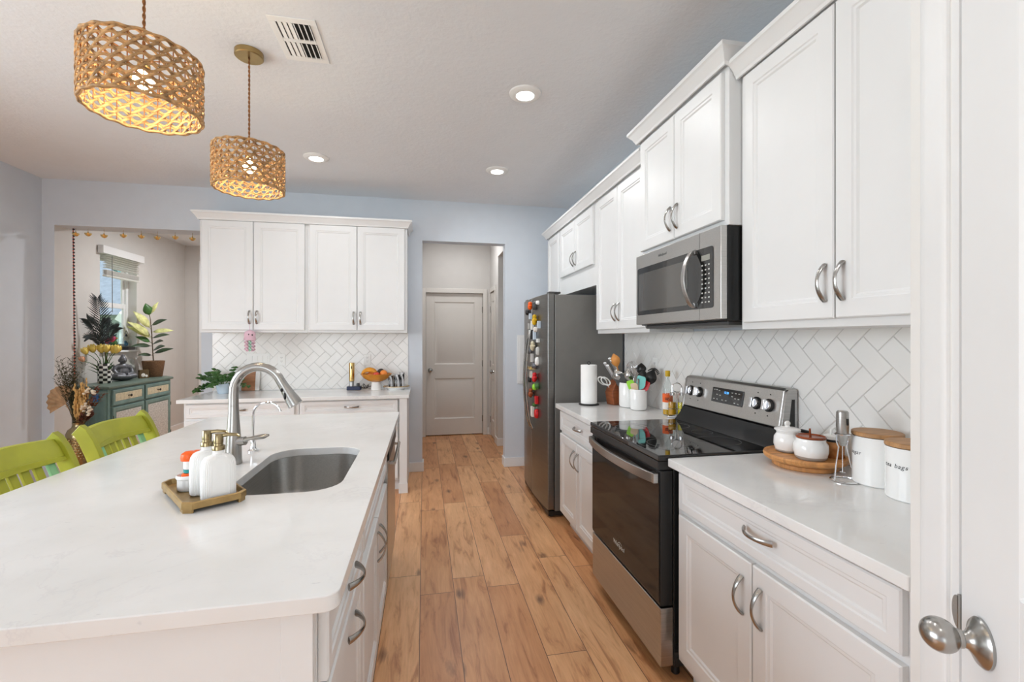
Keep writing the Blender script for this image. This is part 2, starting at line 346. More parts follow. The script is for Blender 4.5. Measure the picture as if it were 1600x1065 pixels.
# ------------------------------------------------------------------ mesh builder
class MB:
    def __init__(self):
        self.v = []; self.f = []; self.mi = []; self.m = 0; self.X = None
    def _add(self, vs, fs):
        o = len(self.v)
        for p in vs:
            p = Vector(p)
            if self.X is not None: p = self.X @ p
            self.v.append(p)
        for f in fs:
            self.f.append(tuple(i + o for i in f)); self.mi.append(self.m)
    def box(self, x0, y0, z0, x1, y1, z1):
        if x0 > x1: x0, x1 = x1, x0
        if y0 > y1: y0, y1 = y1, y0
        if z0 > z1: z0, z1 = z1, z0
        self._add([(x0, y0, z0), (x1, y0, z0), (x1, y1, z0), (x0, y1, z0), (x0, y0, z1), (x1, y0, z1), (x1, y1, z1), (x0, y1, z1)],
                  [(0, 3, 2, 1), (4, 5, 6, 7), (0, 1, 5, 4), (1, 2, 6, 5), (2, 3, 7, 6), (3, 0, 4, 7)])
        return self
    def prism(self, poly, z0, z1):
        n = len(poly)
        a = sum(poly[i][0] * poly[(i + 1) % n][1] - poly[(i + 1) % n][0] * poly[i][1] for i in range(n))
        if a < 0: poly = poly[::-1]
        vs = [(x, y, z0) for x, y in poly] + [(x, y, z1) for x, y in poly]
        fs = [tuple(range(n))[::-1], tuple(range(n, 2 * n))] + [(i, (i + 1) % n, n + (i + 1) % n, n + i) for i in range(n)]
        self._add(vs, fs); return self
    def loft(self, rings, cap0=True, cap1=True, closed=False):
        n = len(rings[0]); vs = [p for r in rings for p in r]; fs = []
        R = len(rings)
        for k in range(R if closed else R - 1):
            a = k * n; b = ((k + 1) % R) * n
            for i in range(n):
                j = (i + 1) % n
                fs.append((a + i, a + j, b + j, b + i))
        if not closed:
            if cap0: fs.append(tuple(range(n))[::-1])
            if cap1: fs.append(tuple((R - 1) * n + i for i in range(n)))
        self._add(vs, fs); return self
    def lathe(self, prof, c=(0, 0, 0), seg=28, axis='z', sx=1, sy=1, ribs=0, ribd=0.0):
        rings = []
        for r, z in prof:
            ring = []
            for i in range(seg):
                a = 2 * PI * i / seg
                rr = r * (1 - ribd * abs(math.sin(a * ribs / 2))) if ribs else r
                x, y = rr * math.cos(a) * sx, rr * math.sin(a) * sy
                if axis == 'z': p = (c[0] + x, c[1] + y, c[2] + z)
                elif axis == 'x': p = (c[0] + z, c[1] + x, c[2] + y)
                else: p = (c[0] + y, c[1] + z, c[2] + x)
                ring.append(p)
            rings.append(ring)
        self.loft(rings); return self
    def tube(self, path, r, seg=8, flat=1.0, up=None, closed=False, cap=True):
        P = [Vector(p) for p in path]; n = len(P)
        rr = r if isinstance(r, (list, tuple)) else [r] * n
        rings = []; N = None
        for i in range(n):
            if closed: t = P[(i + 1) % n] - P[i - 1]
            else: t = P[min(i + 1, n - 1)] - P[max(i - 1, 0)]
            if t.length < 1e-9: t = Vector((0, 0, 1))
            t.normalize()
            if up is not None:
                N = Vector(up) - t * t.dot(Vector(up))
            elif N is None:
                N = t.orthogonal()
            else:
                N = N - t * t.dot(N)
            if N.length < 1e-6: N = t.orthogonal()
            N.normalize(); B = t.cross(N)
            fl = flat
            rings.append([P[i] + (N * math.cos(2 * PI * k / seg + PI / seg) + B * (math.sin(2 * PI * k / seg + PI / seg) * fl)) * rr[i] for k in range(seg)])
        self.loft(rings, cap, cap, closed); return self
    def ell(self, c, r, seg=14, rows=9, rot=None):
        rings = []
        for k in range(rows + 1):
            ph = -PI / 2 + PI * k / rows
            cp = max(math.cos(ph), 0.02); s = math.sin(ph)
            ring = []
            for i in range(seg):
                a = 2 * PI * i / seg
                p = Vector((r[0] * cp * math.cos(a), r[1] * cp * math.sin(a), r[2] * s))
                if rot is not None: p = rot @ p
                ring.append(p + Vector(c))
            rings.append(ring)
        self.loft(rings); return self
    def leaf(self, base, d, L, W, up=(0, 0, 1), droop=0.3, fold=0.15, n=5, tip=0.0):
        d = Vector(d).normalized(); up = Vector(up); s = d.cross(up)
        if s.length < 1e-4: s = d.orthogonal()
        s.normalize(); u = s.cross(d)
        vs = []; fs = []
        for i in range(n + 1):
            t = i / n; w = W * 0.5 * (math.sin(PI * min(1, t ** 0.8 * 0.97 + 0.03)) + tip * t) + 0.0008
            c = Vector(base) + d * (L * t) + u * (-droop * L * t * t)
            vs += [c - s * w + u * (w * fold), c, c + s * w + u * (w * fold)]
        for i in range(n):
            a = 3 * i
            fs += [(a, a + 1, a + 4, a + 3), (a + 1, a + 2, a + 5, a + 4)]
        self._add(vs, fs); return self
    def build(self, name, mat, parent=None, bevel=0.0, angle=35, bseg=2, smooth=True, solid=0.0, remesh=0.0, sub=0):
        me = bpy.data.meshes.new(name)
        me.from_pydata([tuple(p) for p in self.v], [], self.f)
        mats = mat if isinstance(mat, (list, tuple)) else [mat]
        for m in mats: me.materials.append(M[m] if isinstance(m, str) else m)
        me.polygons.foreach_set('material_index', self.mi)
        if smooth:
            me.polygons.foreach_set('use_smooth', [True] * len(me.polygons))
            me.set_sharp_from_angle(angle=math.radians(angle))
        me.update()
        o = bpy.data.objects.new(name, me); COL.objects.link(o)
        if parent is not None: o.parent = parent
        if remesh:
            r = o.modifiers.new('remesh', 'REMESH'); r.mode = 'VOXEL'; r.voxel_size = remesh; r.use_smooth_shade = True
            s = o.modifiers.new('smooth', 'SMOOTH'); s.iterations = 1; s.factor = 0.5
        if solid:
            s = o.modifiers.new('solid', 'SOLIDIFY'); s.thickness = solid; s.offset = 0
        if bevel:
            b = o.modifiers.new('bevel', 'BEVEL'); b.width = bevel; b.segments = bseg; b.limit_method = 'ANGLE'; b.angle_limit = math.radians(40)
            b.harden_normals = True
        if sub:
            s = o.modifiers.new('sub', 'SUBSURF'); s.levels = sub; s.render_levels = sub
        return o

def tag(o, label=None, cat=None, group=None, kind=None):
    if label: o['label'] = label
    if cat: o['category'] = cat
    if group: o['group'] = group
    if kind: o['kind'] = kind
    return o
def thing(name, label, cat, loc=(0, 0, 0), rz=0.0, group=None):
    o = bpy.data.objects.new(name, None); COL.objects.link(o)
    o.location = loc; o.rotation_euler = (0, 0, rz); o.empty_display_size = 0.05
    return tag(o, label, cat, group)
def struct(o, label=None):
    o['kind'] = 'structure'
    if label: o['label'] = label
    return o
def copy_tree(o, parent=None):
    c = o.copy(); COL.objects.link(c); c.parent = parent
    for ch in list(o.children): copy_tree(ch, c)
    return c
def text(name, body, size, mat, parent, loc, rot, ext=0.0004, align='CENTER', shear=0.0):
    cu = bpy.data.curves.new(name, 'FONT'); cu.body = body; cu.size = size; cu.extrude = ext
    cu.align_x = align; cu.align_y = 'CENTER'; cu.shear = shear; cu.resolution_u = 3
    cu.materials.append(M[mat])
    o = bpy.data.objects.new(name, cu); COL.objects.link(o); o.parent = parent
    bpy.context.view_layer.update()
    me = bpy.data.meshes.new_from_object(o.evaluated_get(bpy.context.evaluated_depsgraph_get()))
    bpy.data.objects.remove(o)
    o = bpy.data.objects.new(name, me); COL.objects.link(o); o.parent = parent
    o.location = loc; o.rotation_euler = rot
    return o

def rrect(x0, y0, x1, y1, r, n=6):
    pts = []
    for cx, cy, a0 in ((x1 - r, y1 - r, 0), (x0 + r, y1 - r, PI / 2), (x0 + r, y0 + r, PI), (x1 - r, y0 + r, 1.5 * PI)):
        for k in range(n + 1):
            a = a0 + PI / 2 * k / n
            pts.append((cx + r * math.cos(a), cy + r * math.sin(a)))
    return pts

# ------------------------------------------------------------------ room shell
ZC = 2.845
YB = 4.84
XW = 1.585
PC = (0.957, 0.737); PA = math.radians(235)
DX = Matrix.Translation((PC[0], PC[1], 0)) @ Matrix.Rotation(PA, 4, 'Z')

struct(MB().box(-5.2, -4.2, -0.06, 2.4, 8.2, 0.0).build('floor', 'floor', smooth=False))
struct(MB().box(-5.2, -4.2, ZC, 2.4, 8.2, ZC + 0.08).build('ceiling', 'ceil', smooth=False))
b = MB(); b.box(-3.55, 2.55, 0, -3.4, YB + 0.21, ZC); b.box(-3.55, -4, 0, -3.4, 0.05, ZC); b.box(-3.55, 0.05, 0, -3.4, 2.55, 0.6); b.box(-3.55, 0.05, 2.4, -3.4, 2.55, ZC)
struct(b.build('wall_left', 'wall', smooth=False))
b = MB(); b.box(-3.4, YB, 0, -3.303, YB + 0.004, ZC); b.box(-3.303, YB, 2.427, -2.1, YB + 0.21, ZC)
b.m = 1; b.box(-3.4, YB + 0.004, 0, -3.303, YB + 0.21, ZC); b.m = 0
b.box(-2.1, YB, 0, -1.9, YB + 0.21, ZC); b.box(-1.9, YB, 0, -0.015, YB + 0.13, ZC)
b.box(-0.015, YB, 2.42, 0.868, YB + 0.13, ZC); b.box(0.868, YB, 0, 1.7, YB + 0.13, ZC)
struct(b.build('wall_back', ['wall', 'wallwarm'], smooth=False))
struct(MB().box(XW, 0.737, 0, 1.7, YB, ZC).build('wall_right', 'wall', smooth=False))
# pantry: short return wall, diagonal wall with its door opening, wall running back behind the camera
b = MB()
b.prism([(0.957, 0.737), (1.7, 0.737), (1.7, 0.62), (1.02, 0.62)], 0, ZC)
b.X = DX
b.box(0.0, 0, 0, 0.172, 0.11, ZC); b.box(0.172, 0, 2.06, 0.94, 0.11, ZC); b.box(0.94, 0, 0, 1.12, 0.11, ZC)
b.X = None
b.box(0.314, -4.0, 0, 0.43, -0.185, ZC)
struct(b.build('wall_pantry', 'wallwhite', smooth=False))
b = MB(); b.box(-3.55, -4.1, 0, -3.1, -4.0, ZC); b.box(-0.4, -4.1, 0, 0.43, -4.0, ZC); b.box(-3.1, -4.1, 2.45, -0.4, -4.0, ZC)
struct(b.build('wall_rear', 'wall', smooth=False))
# hall behind the kitchen
b = MB(); b.box(-0.13, YB + 0.13, 0, -0.03, 6.66, ZC)
struct(b.build('wall_hall_left', 'wallwarm', smooth=False))
b = MB(); b.box(-0.03, 6.53, 0, 0.026, 6.66, ZC); b.box(0.846, 6.53, 0, 1.05, 6.66, ZC); b.box(0.026, 6.53, 2.045, 0.846, 6.66, ZC); b.box(0.026, 6.64, 0, 0.846, 6.66, 2.045)  # last box: unseen backing added behind the door to block light leaks
struct(b.build('wall_hall_end', 'wallwarm', smooth=False))
b = MB(); b.box(0.947, 6.48, 0, 1.05, 6.53, ZC); b.box(0.947, 6.04, 2.05, 1.05, 6.48, ZC); b.box(1.03, 6.04, 0, 1.05, 6.48, 2.05); b.box(0.947, 5.8, 0, 1.05, 6.04, ZC)  # thin box at the back: unseen panel added to stop light around the side door
b.box(0.947, YB + 0.13, 2.46, 1.05, 5.8, ZC); b.box(1.05, 5.8, 0, 1.75, 5.9, ZC)
struct(b.build('wall_hall_right', 'wallwarm', smooth=False))
struct(MB().box(1.7, YB + 0.13, 0, 1.8, 5.8, ZC).build('wall_hall_side', 'wallwarm', smooth=False))
# far room seen through the left opening
b = MB(); XF = -3.66; wy0, wy1, wz0, wz1 = 6.02, 6.70, 1.225, 2.40
b.box(XF - 0.16, YB + 0.21, 0, XF, wy0, ZC); b.box(XF - 0.16, wy1, 0, XF, 8.05, ZC); b.box(XF - 0.16, wy0, 0, XF, wy1, wz0); b.box(XF - 0.16, wy0, wz1, XF, wy1, ZC)
b.box(XF, YB + 0.21, 0, -3.55, YB + 0.3, ZC)
struct(b.build('wall_far_left', 'wallwarm', smooth=False))
struct(MB().box(XF, 7.91, 0, -1.1, 8.05, ZC).build('wall_far_back', 'wallwarm', smooth=False))
struct(MB().box(-1.3, YB + 0.21, 0, -1.2, 7.91, ZC).build('wall_far_right', 'wallwarm', smooth=False))
struct(MB().box(-3.46, 7.885, 0, -3.39, 7.91, 2.61).build('trim_far_casing', 'trim', bevel=0.004))

def baseboard(name, pts, h=0.10, t=0.014):
    # pts: list of boxes (x0,y0,x1,y1)
    b = MB()
    for x0, y0, x1, y1 in pts: b.box(x0, y0, 0, x1, y1, h)
    return struct(b.build(name, 'trim', bevel=0.005))
baseboard('baseboard_back', [(-0.165, YB - 0.015, 0.0, YB), (-0.015, YB, 0.0, YB + 0.13)])
baseboard('baseboard_fridge_side', [(0.853, YB - 0.015, 1.5, YB), (0.853, YB, 0.868, YB + 0.13)])
baseboard('baseboard_left', [(-3.4, -3.9, -3.385, YB)])
baseboard('baseboard_stub', [(-3.385, YB - 0.015, -3.29, YB), (-3.303, YB, -3.288, YB + 0.21)])
baseboard('baseboard_hall', [(0.932, 5.8, 0.947, 5.985), (0.932, 5.785, 1.7, 5.8), (0.906, 6.515, 0.947, 6.53)])
baseboard('baseboard_far_left', [(XF, YB + 0.3, XF + 0.014, 7.91), (XF, 7.895, -3.47, 7.91)])

# ---------------------------------------------------------------- moulded doors
def rings_panel(b, x0, z0, x1, z1, prof, cap=True):
    """concentric rectangular rings; prof = [(inset, y)]"""
    rg = []
    for i, y in prof:
        rg.append([(x0 + i, y, z0 + i), (x1 - i, y, z0 + i), (x1 - i, y, z1 - i), (x0 + i, y, z1 - i)])
    b.loft(rg, cap0=False, cap1=cap)
def panel_slab(w, h, t=0.035, holes=None, st=0.115):
    """two-panel moulded door, x 0..w, z 0..h, front at y=-t"""
    b = MB()
    holes = holes or [(0.24, 0.82), (1.0, h - 0.125)]
    b.box(0, -t, 0, st, 0, h); b.box(w - st, -t, 0, w, 0, h)
    zs = [0] + [z for hl in holes for z in hl] + [h]
    for k in range(0, len(zs), 2): b.box(st, -t, zs[k], w - st, 0, zs[k + 1])
    for z0, z1 in holes:
        rings_panel(b, st, z0, w - st, z1, [(0, -t), (0.014, -t + 0.011), (0.03, -t + 0.011), (0.052, -t + 0.003)])
    return b
def knob_mesh(round_knob=True):
    b = MB()
    b.lathe([(0.002, 0), (0.032, 0), (0.032, 0.004), (0.027, 0.009), (0.014, 0.013), (0.011, 0.024), (0.014, 0.03), (0.025, 0.037), (0.029, 0.05), (0.025, 0.062), (0.012, 0.068), (0.002, 0.069)], seg=24, axis='y')
    for p in b.v: p.y = -p.y
    b.f = [f[::-1] for f in b.f]
    return b

# hall door
d1 = struct(panel_slab(0.806, 2.03, holes=[(0.23, 0.81), (1.01, 1.905)]).build('door_1', 'halldoor', bevel=0.0015), 'greige two-panel door closed at the end of the hall')
d1.location = (0.033, 6.60, 0.012)
o = knob_mesh().build('door_knob', 'nickel', d1); o.location = (0.058, -0.035, 0.93)
for z in (0.22, 1.02, 1.80):
    o = MB().box(0.800, -0.042, z - 0.045, 0.812, -0.034, z + 0.045).build('hinge', 'nickel', d1, bevel=0.002)
b = MB()
b.box(-0.03, 6.515, 0, 0.030, 6.53, 2.11); b.box(0.842, 6.515, 0, 0.905, 6.53, 2.11); b.box(0.030, 6.515, 2.045, 0.842, 6.53, 2.11)
struct(b.build('trim_hall_door', 'halldoor', bevel=0.004))
# hall side door, opens on the right wall (faces -X)
d2 = struct(panel_slab(0.43, 2.03, holes=[(0.23, 0.81), (1.01, 1.905)]).build('door_2', 'halldoor', bevel=0.0015), 'narrow greige door on the right wall of the hall')
d2.location = (0.985, 6.475, 0.012); d2.rotation_euler = (0, 0, -PI / 2)
o = knob_mesh().build('door_knob', 'nickel', d2); o.location = (0.375, -0.035, 0.93)
for z in (0.22, 1.02, 1.80):
    MB().box(-0.006, -0.046, z - 0.045, 0.008, -0.034, z + 0.045).build('hinge', 'nickel', d2, bevel=0.002)
b = MB(); b.box(0.933, 6.472, 0, 0.947, 6.515, 2.11); b.box(0.933, 5.985, 0, 0.947, 6.043, 2.11); b.box(0.933, 6.043, 2.05, 0.947, 6.472, 2.11)
struct(b.build('trim_hall_side_door', 'halldoor', bevel=0.004))
# pantry door: closed, on the diagonal wall right beside the camera
d3 = struct(panel_slab(0.71, 2.03, holes=[(0.24, 0.84), (1.04, 1.905)], st=0.15).build('door_3', 'trim', bevel=0.0015), 'white two-panel pantry door with egg-shaped nickel knob')
d3.matrix_world = DX @ Matrix.Translation((0.200, 0.036, 0.012))
b = MB()
b.lathe([(0.002, 0.0), (0.0335, 0.0), (0.0345, 0.004), (0.031, 0.008), (0.020, 0.013), (0.012, 0.019), (0.0105, 0.026)], seg=36, axis='y')
b.lathe([(0.0125, 0.024), (0.0135, 0.028), (0.0125, 0.032)], seg=28, axis='y')
for p in b.v: p.y = -p.y
b.f = [f[::-1] for f in b.f]
kn = b.build('door_knob', 'nickel', d3, angle=50); kn.location = (0.066, -0.035, 0.932)
b = MB(); b.ell((0, -0.050, 0), (0.0275, 0.0235, 0.0235), 32, 20)
b.build('knob_grip', 'nickel', kn)
b = MB()
b.box(-0.0045, -0.038, 0.910, -0.001, -0.005, 0.968)
poly = []
for k in range(13):
    a = PI / 2 + PI * k / 12
    poly.append((-0.004 + 0.018 * math.cos(a), 0.939 + 0.026 * math.sin(a)))
rg = [[(x, -0.0385, z) for x, z in poly], [(x, -0.0365, z) for x, z in poly]]
b.loft(rg)
b.build('strike_plate', 'nickel', d3, angle=30)
b = MB(); b.X = DX
def casing(b, s0, s1, z0, z1, flip=False):
    w = s1 - s0
    pr = [(0, -0.0002), (0, -0.009), (0.005, -0.0135), (0.014, -0.0155), (0.030, -0.0145), (0.050, -0.0115), (w - 0.012, -0.009), (w - 0.004, -0.008), (w, -0.005), (w, -0.0002)]
    b.loft([[((s1 - a) if flip else (s0 + a), y, z) for a, y in pr] for z in (z0, z1)])
casing(b, 0.083, 0.166, 0, 2.13)
casing(b, 0.944, 1.027, 0, 2.13, flip=True)
b.box(0.166, -0.015, 2.066, 0.944, 0, 2.13)
b.box(0.172, -0.0, 0, 0.196, 0.11, 2.06); b.box(0.914, 0.0, 0, 0.94, 0.11, 2.06); b.box(0.196, 0.0, 2.046, 0.914, 0.11, 2.06)
struct(b.build('trim_pantry_door', 'trim', angle=40))

# ---------------------------------------------------------------- far window, blind, outside
b = MB(); xo = XF - 0.115
for y0, y1, z0, z1 in ((wy0, wy0 + 0.04, wz0, wz1), (wy1 - 0.04, wy1, wz0, wz1), (wy0 + 0.04, wy1 - 0.04, wz1 - 0.04, wz1), (wy0 + 0.04, wy1 - 0.04, wz0, wz0 + 0.045)):
    b.box(xo - 0.03, y0, z0, xo + 0.02, y1, z1)
win = struct(b.build('window_1', 'trim', bevel=0.003), 'white single-hung window with a raised blind in the far room')
b = MB(); zm = 1.80
for y0, y1, z0, z1 in ((wy0 + 0.04, wy0 + 0.085, wz0 + 0.045, zm + 0.03), (wy1 - 0.085, wy1 - 0.04, wz0 + 0.045, zm + 0.03), (wy0 + 0.085, wy1 - 0.085, wz0 + 0.045, wz0 + 0.10), (wy0 + 0.085, wy1 - 0.085, zm - 0.03, zm + 0.03)):
    b.box(xo - 0.01, y0, z0, xo + 0.015, y1, z1)
b.build('lower_sash', 'trim', win, bevel=0.003)
b = MB()
for y0, y1, z0, z1 in ((wy0 + 0.04, wy0 + 0.07, zm + 0.03, wz1 - 0.04), (wy1 - 0.07, wy1 - 0.04, zm + 0.03, wz1 - 0.04), (wy0 + 0.07, wy1 - 0.07, wz1 - 0.075, wz1 - 0.04)):
    b.box(xo - 0.028, y0, z0, xo - 0.006, y1, z1)
b.build('upper_sash', 'trim', win, bevel=0.003)
b = MB(); b.box(xo - 0.005, wy0 + 0.08, wz0 + 0.09, xo - 0.002, wy1 - 0.08, zm - 0.02); b.box(xo - 0.02, wy0 + 0.065, zm + 0.03, xo - 0.017, wy1 - 0.065, wz1 - 0.07)
b.build('pane', 'thinglass', win, smooth=False)
MB().box(xo + 0.02, wy0 + 0.002, wz0, XF + 0.035, wy1 - 0.002, wz0 + 0.022).build('window_sill', 'trim', win, bevel=0.004)
bl = thing('window_blind', 'white slatted blind raised over the far window', 'blind', (XF + 0.004, wy0, 2.30))
MB().box(0.0, -0.045, 0.075, 0.06, wy1 - wy0 + 0.05, 0.165).build('valance', 'trim', bl, bevel=0.004)
b = MB()
for k in range(6):
    z = 0.055 - k * 0.026
    b._add([(0.004, 0.03, z - 0.006), (0.048, 0.03, z + 0.006), (0.048, wy1 - wy0 - 0.03, z + 0.006), (0.004, wy1 - wy0 - 0.03, z - 0.006)], [(0, 1, 2, 3)])
b.build('slats', 'blindm', bl, solid=0.003, smooth=False)
b = MB()
for k in range(7): b.box(0.004, 0.03, -0.112 - k * 0.0075, 0.05, wy1 - wy0 - 0.03, -0.108 - k * 0.0075)
b.box(0.004, 0.03, -0.185, 0.05, wy1 - wy0 - 0.03, -0.164)
b.build('slat_stack', 'blindm', bl, bevel=0.001)
MB().tube([(0.066, 0.09, 0.06), (0.068, 0.09, -0.60)], 0.004, 6).build('wand', 'greyink', bl)

nb = thing('neighbour_house', 'grey-green stucco house with a shingled roof outside the far window', 'house', (-10.4, 16.5, 0))
MB().box(-5, -4, -0.3, 3.2, 4, 1.95).build('wall', 'stuccog', nb, smooth=False)
b = MB(); b._add([(-5, -4.4, 1.95), (3.5, -4.4, 1.95), (3.5, 4.4, 1.95), (-5, 4.4, 1.95), (-5, 0, 4.6), (3.5, 0, 4.6)], [(0, 1, 5, 4), (3, 4, 5, 2), (1, 2, 5), (0, 4, 3), (0, 3, 2, 1)])
b.build('roof', 'shale', nb, smooth=False)
b = MB(); b.tube([(3.55, -4.5, 1.85), (3.55, 0, 4.6), (3.55, 4.5, 1.85)], 0.16, 4)
b.build('fascia', 'trim', nb)
MB().box(3.2, -1.6, -0.3, 3.26, 1.0, 1.6).build('garage_door', 'trim', nb)
pt = thing('palm_tree', 'blue-green palm outside the far window', 'tree', (-6.2, 9.9, 0))
MB().tube([(0, 0, -0.3), (0.05, 0, 1.6), (0, 0, 3.1)], [0.16, 0.12, 0.1], 8).build('trunk', 'stem', pt)
b = MB()
for k in range(16):
    a = k * 2.4; el = random.uniform(-0.1, 0.9)
    b.leaf((0, 0, 3.1), (math.cos(a), math.sin(a), el), random.uniform(1.3, 1.8), 0.34, droop=0.6, fold=0.4)
b.build('fronds', 'palm', pt)
tag(MB().box(-40, -30, -0.36, -5.3, 50, -0.3).build('lawn', 'lawn', smooth=False), kind='structure')

# ---------------------------------------------------------------- cabinets
def door_mesh(w, h, t=0.02, frame=0.058):
    b = MB()
    pr = [(0, 0), (0, -t + 0.004), (0.004, -t), (frame, -t), (frame + 0.004, -t + 0.0035), (frame + 0.012, -t + 0.0045), (frame + 0.018, -t + 0.0095)]
    rg = [[(i, y, i), (w - i, y, i), (w - i, y, h - i), (i, y, h - i)] for i, y in pr]
    b.loft(rg, cap0=True, cap1=True)
    return b
def handle_mesh(L=0.118, bow=0.03, vertical=True):
    n = 14; pts = []; rr = []
    for k in range(n + 1):
        t = k / n; s = (t - 0.5) * L
        y = -bow * math.sin(PI * t) ** 0.8 - 0.002
        pts.append((0, y, s) if vertical else (s, y, 0))
        rr.append(0.0055 + 0.0045 * abs(2 * t - 1) ** 1.3)
    b = MB(); b.tube(pts, rr, 8, flat=0.55, up=(1, 0, 0) if vertical else (0, 0, 1))
    return b
HV = {}
def add_handle(parent, x, z, vertical=True, y=-0.02, mat='nickel', L=0.118):
    key = (vertical, L)
    if key not in HV:
        o = handle_mesh(L, vertical=vertical).build('handle', mat, parent); HV[key] = o.data
    else:
        o = bpy.data.objects.new('handle', HV[key]); COL.objects.link(o); o.parent = parent
    o.location = (x, y - 0.0005, z); return o
def cabinet(name, label, cat, loc, rz, w, d, z0, z1, fronts, group=None, toe=0.0, mat='cab', end=None):
    """front frame plane is y=0, body runs to y=d; fronts = (kind,x0,x1,z0,z1,handle)"""
    t = thing(name, label, cat, loc, rz, group)
    MB().box(0, 0, z0, w, d, z1).build('body', mat, t, bevel=0.0015)
    if toe: MB().box(0.0, 0.065, 0, w, d, toe - 0.001).build('toe_kick', mat, t)
    for kind, x0, x1, a, c, hd in fronts:
        o = door_mesh(x1 - x0, c - a, frame=0.056 if kind == 'door' else 0.03).build(kind, mat, t, angle=20)
        o.location = (x0, -0.0008, a)
        if hd is None: continue
        if kind == 'door': add_handle(o, hd[0] - x0, hd[1] - a, True)
        else: add_handle(o, hd[0] - x0, hd[1] - a, False)
    return t
def crown(name, label, path, z, prof, side=1):
    """sweep an outward profile [(out, dz)] along a 2-D path with mitred corners; outward = left of travel * side"""
    P = [Vector((p[0], p[1])) for p in path]; rg = []
    for i, p in enumerate(P):
        dirs = []
        if i > 0: dirs.append((P[i] - P[i - 1]).normalized())
        if i < len(P) - 1: dirs.append((P[i + 1] - P[i]).normalized())
        ns = [Vector((-q.y, q.x)) * side for q in dirs]
        m = ns[0] if len(ns) == 1 else (ns[0] + ns[1]) / (1 + ns[0].dot(ns[1]))
        rg.append([(p.x + m.x * o_, p.y + m.y * o_, z + dz) for o_, dz in prof])
    b = MB(); b.loft(rg)
    o = b.build(name, 'cab', angle=25)
    return tag(o, label, 'molding')
CPROF = [(0.0, 0.0), (0.008, 0.0), (0.012, 0.012), (0.016, 0.016), (0.022, 0.03), (0.036, 0.046), (0.040, 0.052), (0.046, 0.056), (0.046, 0.072), (0.0, 0.072)]
R = -PI / 2
# right-hand run, base units (front frame at X=1.005)
cabinet('base_cabinet', 'white base cabinet beside the pantry wall, one wide drawer over two doors', 'cabinet', (1.005, 1.655, 0), R, 0.915, 0.57, 0.105, 0.878, [
    ('drawer', 0.03, 0.878, 0.722, 0.862, (0.465, 0.80)), ('door', 0.03, 0.432, 0.145, 0.70, (0.395, 0.585)), ('door', 0.438, 0.878, 0.145, 0.70, (0.475, 0.585))], 'right wall base cabinets', 0.105)
cabinet('base_cabinet', 'white base cabinet between the range and the refrigerator, small drawer over two doors', 'cabinet', (1.005, 3.225, 0), R, 0.795, 0.57, 0.105, 0.878, [
    ('drawer', 0.02, 0.775, 0.722, 0.862, (0.42, 0.80)), ('door', 0.02, 0.382, 0.125, 0.70, (0.345, 0.585)), ('door', 0.388, 0.775, 0.125, 0.70, (0.425, 0.585))], 'right wall base cabinets', 0.105)
def slab(name, label, x0, y0, x1, y1, z0=0.880, z1=0.912, r=0.006):
    o = MB().prism(rrect(x0, y0, x1, y1, r, 4), z0, z1).build(name, 'quartz', bevel=0.003)
    return tag(o, label, 'countertop')
slab('countertop', 'white quartz countertop holding the canisters, right of the range', 0.957, 0.740, 1.576, 1.658)
slab('countertop', 'white quartz countertop holding the paper towels, left of the range', 0.957, 2.432, 1.576, 3.232)
# right-hand run, wall units
cabinet('wall_cabinet', 'tall white two-door wall cabinet nearest the pantry, above the canisters', 'cabinet', (1.292, 1.655, 0), R, 0.912, 0.285, 1.428, 2.49, [
    ('door', 0.03, 0.444, 1.455, 2.452, (0.415, 1.57)), ('door', 0.450, 0.885, 1.455, 2.452, (0.479, 1.57))], 'right wall upper cabinets')
cabinet('wall_cabinet', 'short white two-door wall cabinet above the microwave', 'cabinet', (1.236, 2.432, 0), R, 0.772, 0.34, 1.862, 2.545, [
    ('door', 0.03, 0.383, 1.885, 2.500, (0.355, 1.99)), ('door', 0.389, 0.745, 1.885, 2.500, (0.417, 1.99))], 'right wall upper cabinets')
cabinet('wall_cabinet', 'tall white two-door wall cabinet between microwave and refrigerator', 'cabinet', (1.292, 3.235, 0), R, 0.797, 0.285, 1.428, 2.46, [
    ('door', 0.02, 0.392, 1.455, 2.412, (0.364, 1.57)), ('door', 0.398, 0.778, 1.455, 2.412, (0.426, 1.57))], 'right wall upper cabinets')
cabinet('wall_cabinet', 'low white two-door wall cabinet above the refrigerator', 'cabinet', (1.292, 4.172, 0), R, 0.932, 0.285, 1.80, 2.46, [
    ('door', 0.035, 0.455, 1.965, 2.412, (0.427, 2.075)), ('door', 0.461, 0.875, 1.965, 2.412, (0.489, 2.075))], 'right wall upper cabinets')
cabinet('wall_cabinet', 'narrow white end cabinet beyond the refrigerator by the hall wall', 'cabinet', (1.292, 4.60, 0), R, 0.424, 0.285, 1.50, 2.46, [
    ('door', 0.03, 0.40, 1.52, 2.412, None)], 'right wall upper cabinets')
crown('crown_molding', 'white crown molding on the wall cabinet above the canisters', [(1.272, 0.742), (1.272, 1.655)], 2.458, CPROF, 1)
crown('crown_molding', 'white crown molding on the cabinet above the microwave', [(1.57, 1.658), (1.216, 1.658), (1.216, 2.434), (1.57, 2.434)], 2.514, CPROF, 1)
crown('crown_molding', 'long white crown molding over the refrigerator and the tall cabinet beside it', [(1.272, 2.436), (1.272, 4.602), (1.57, 4.602)], 2.430, CPROF, 1)
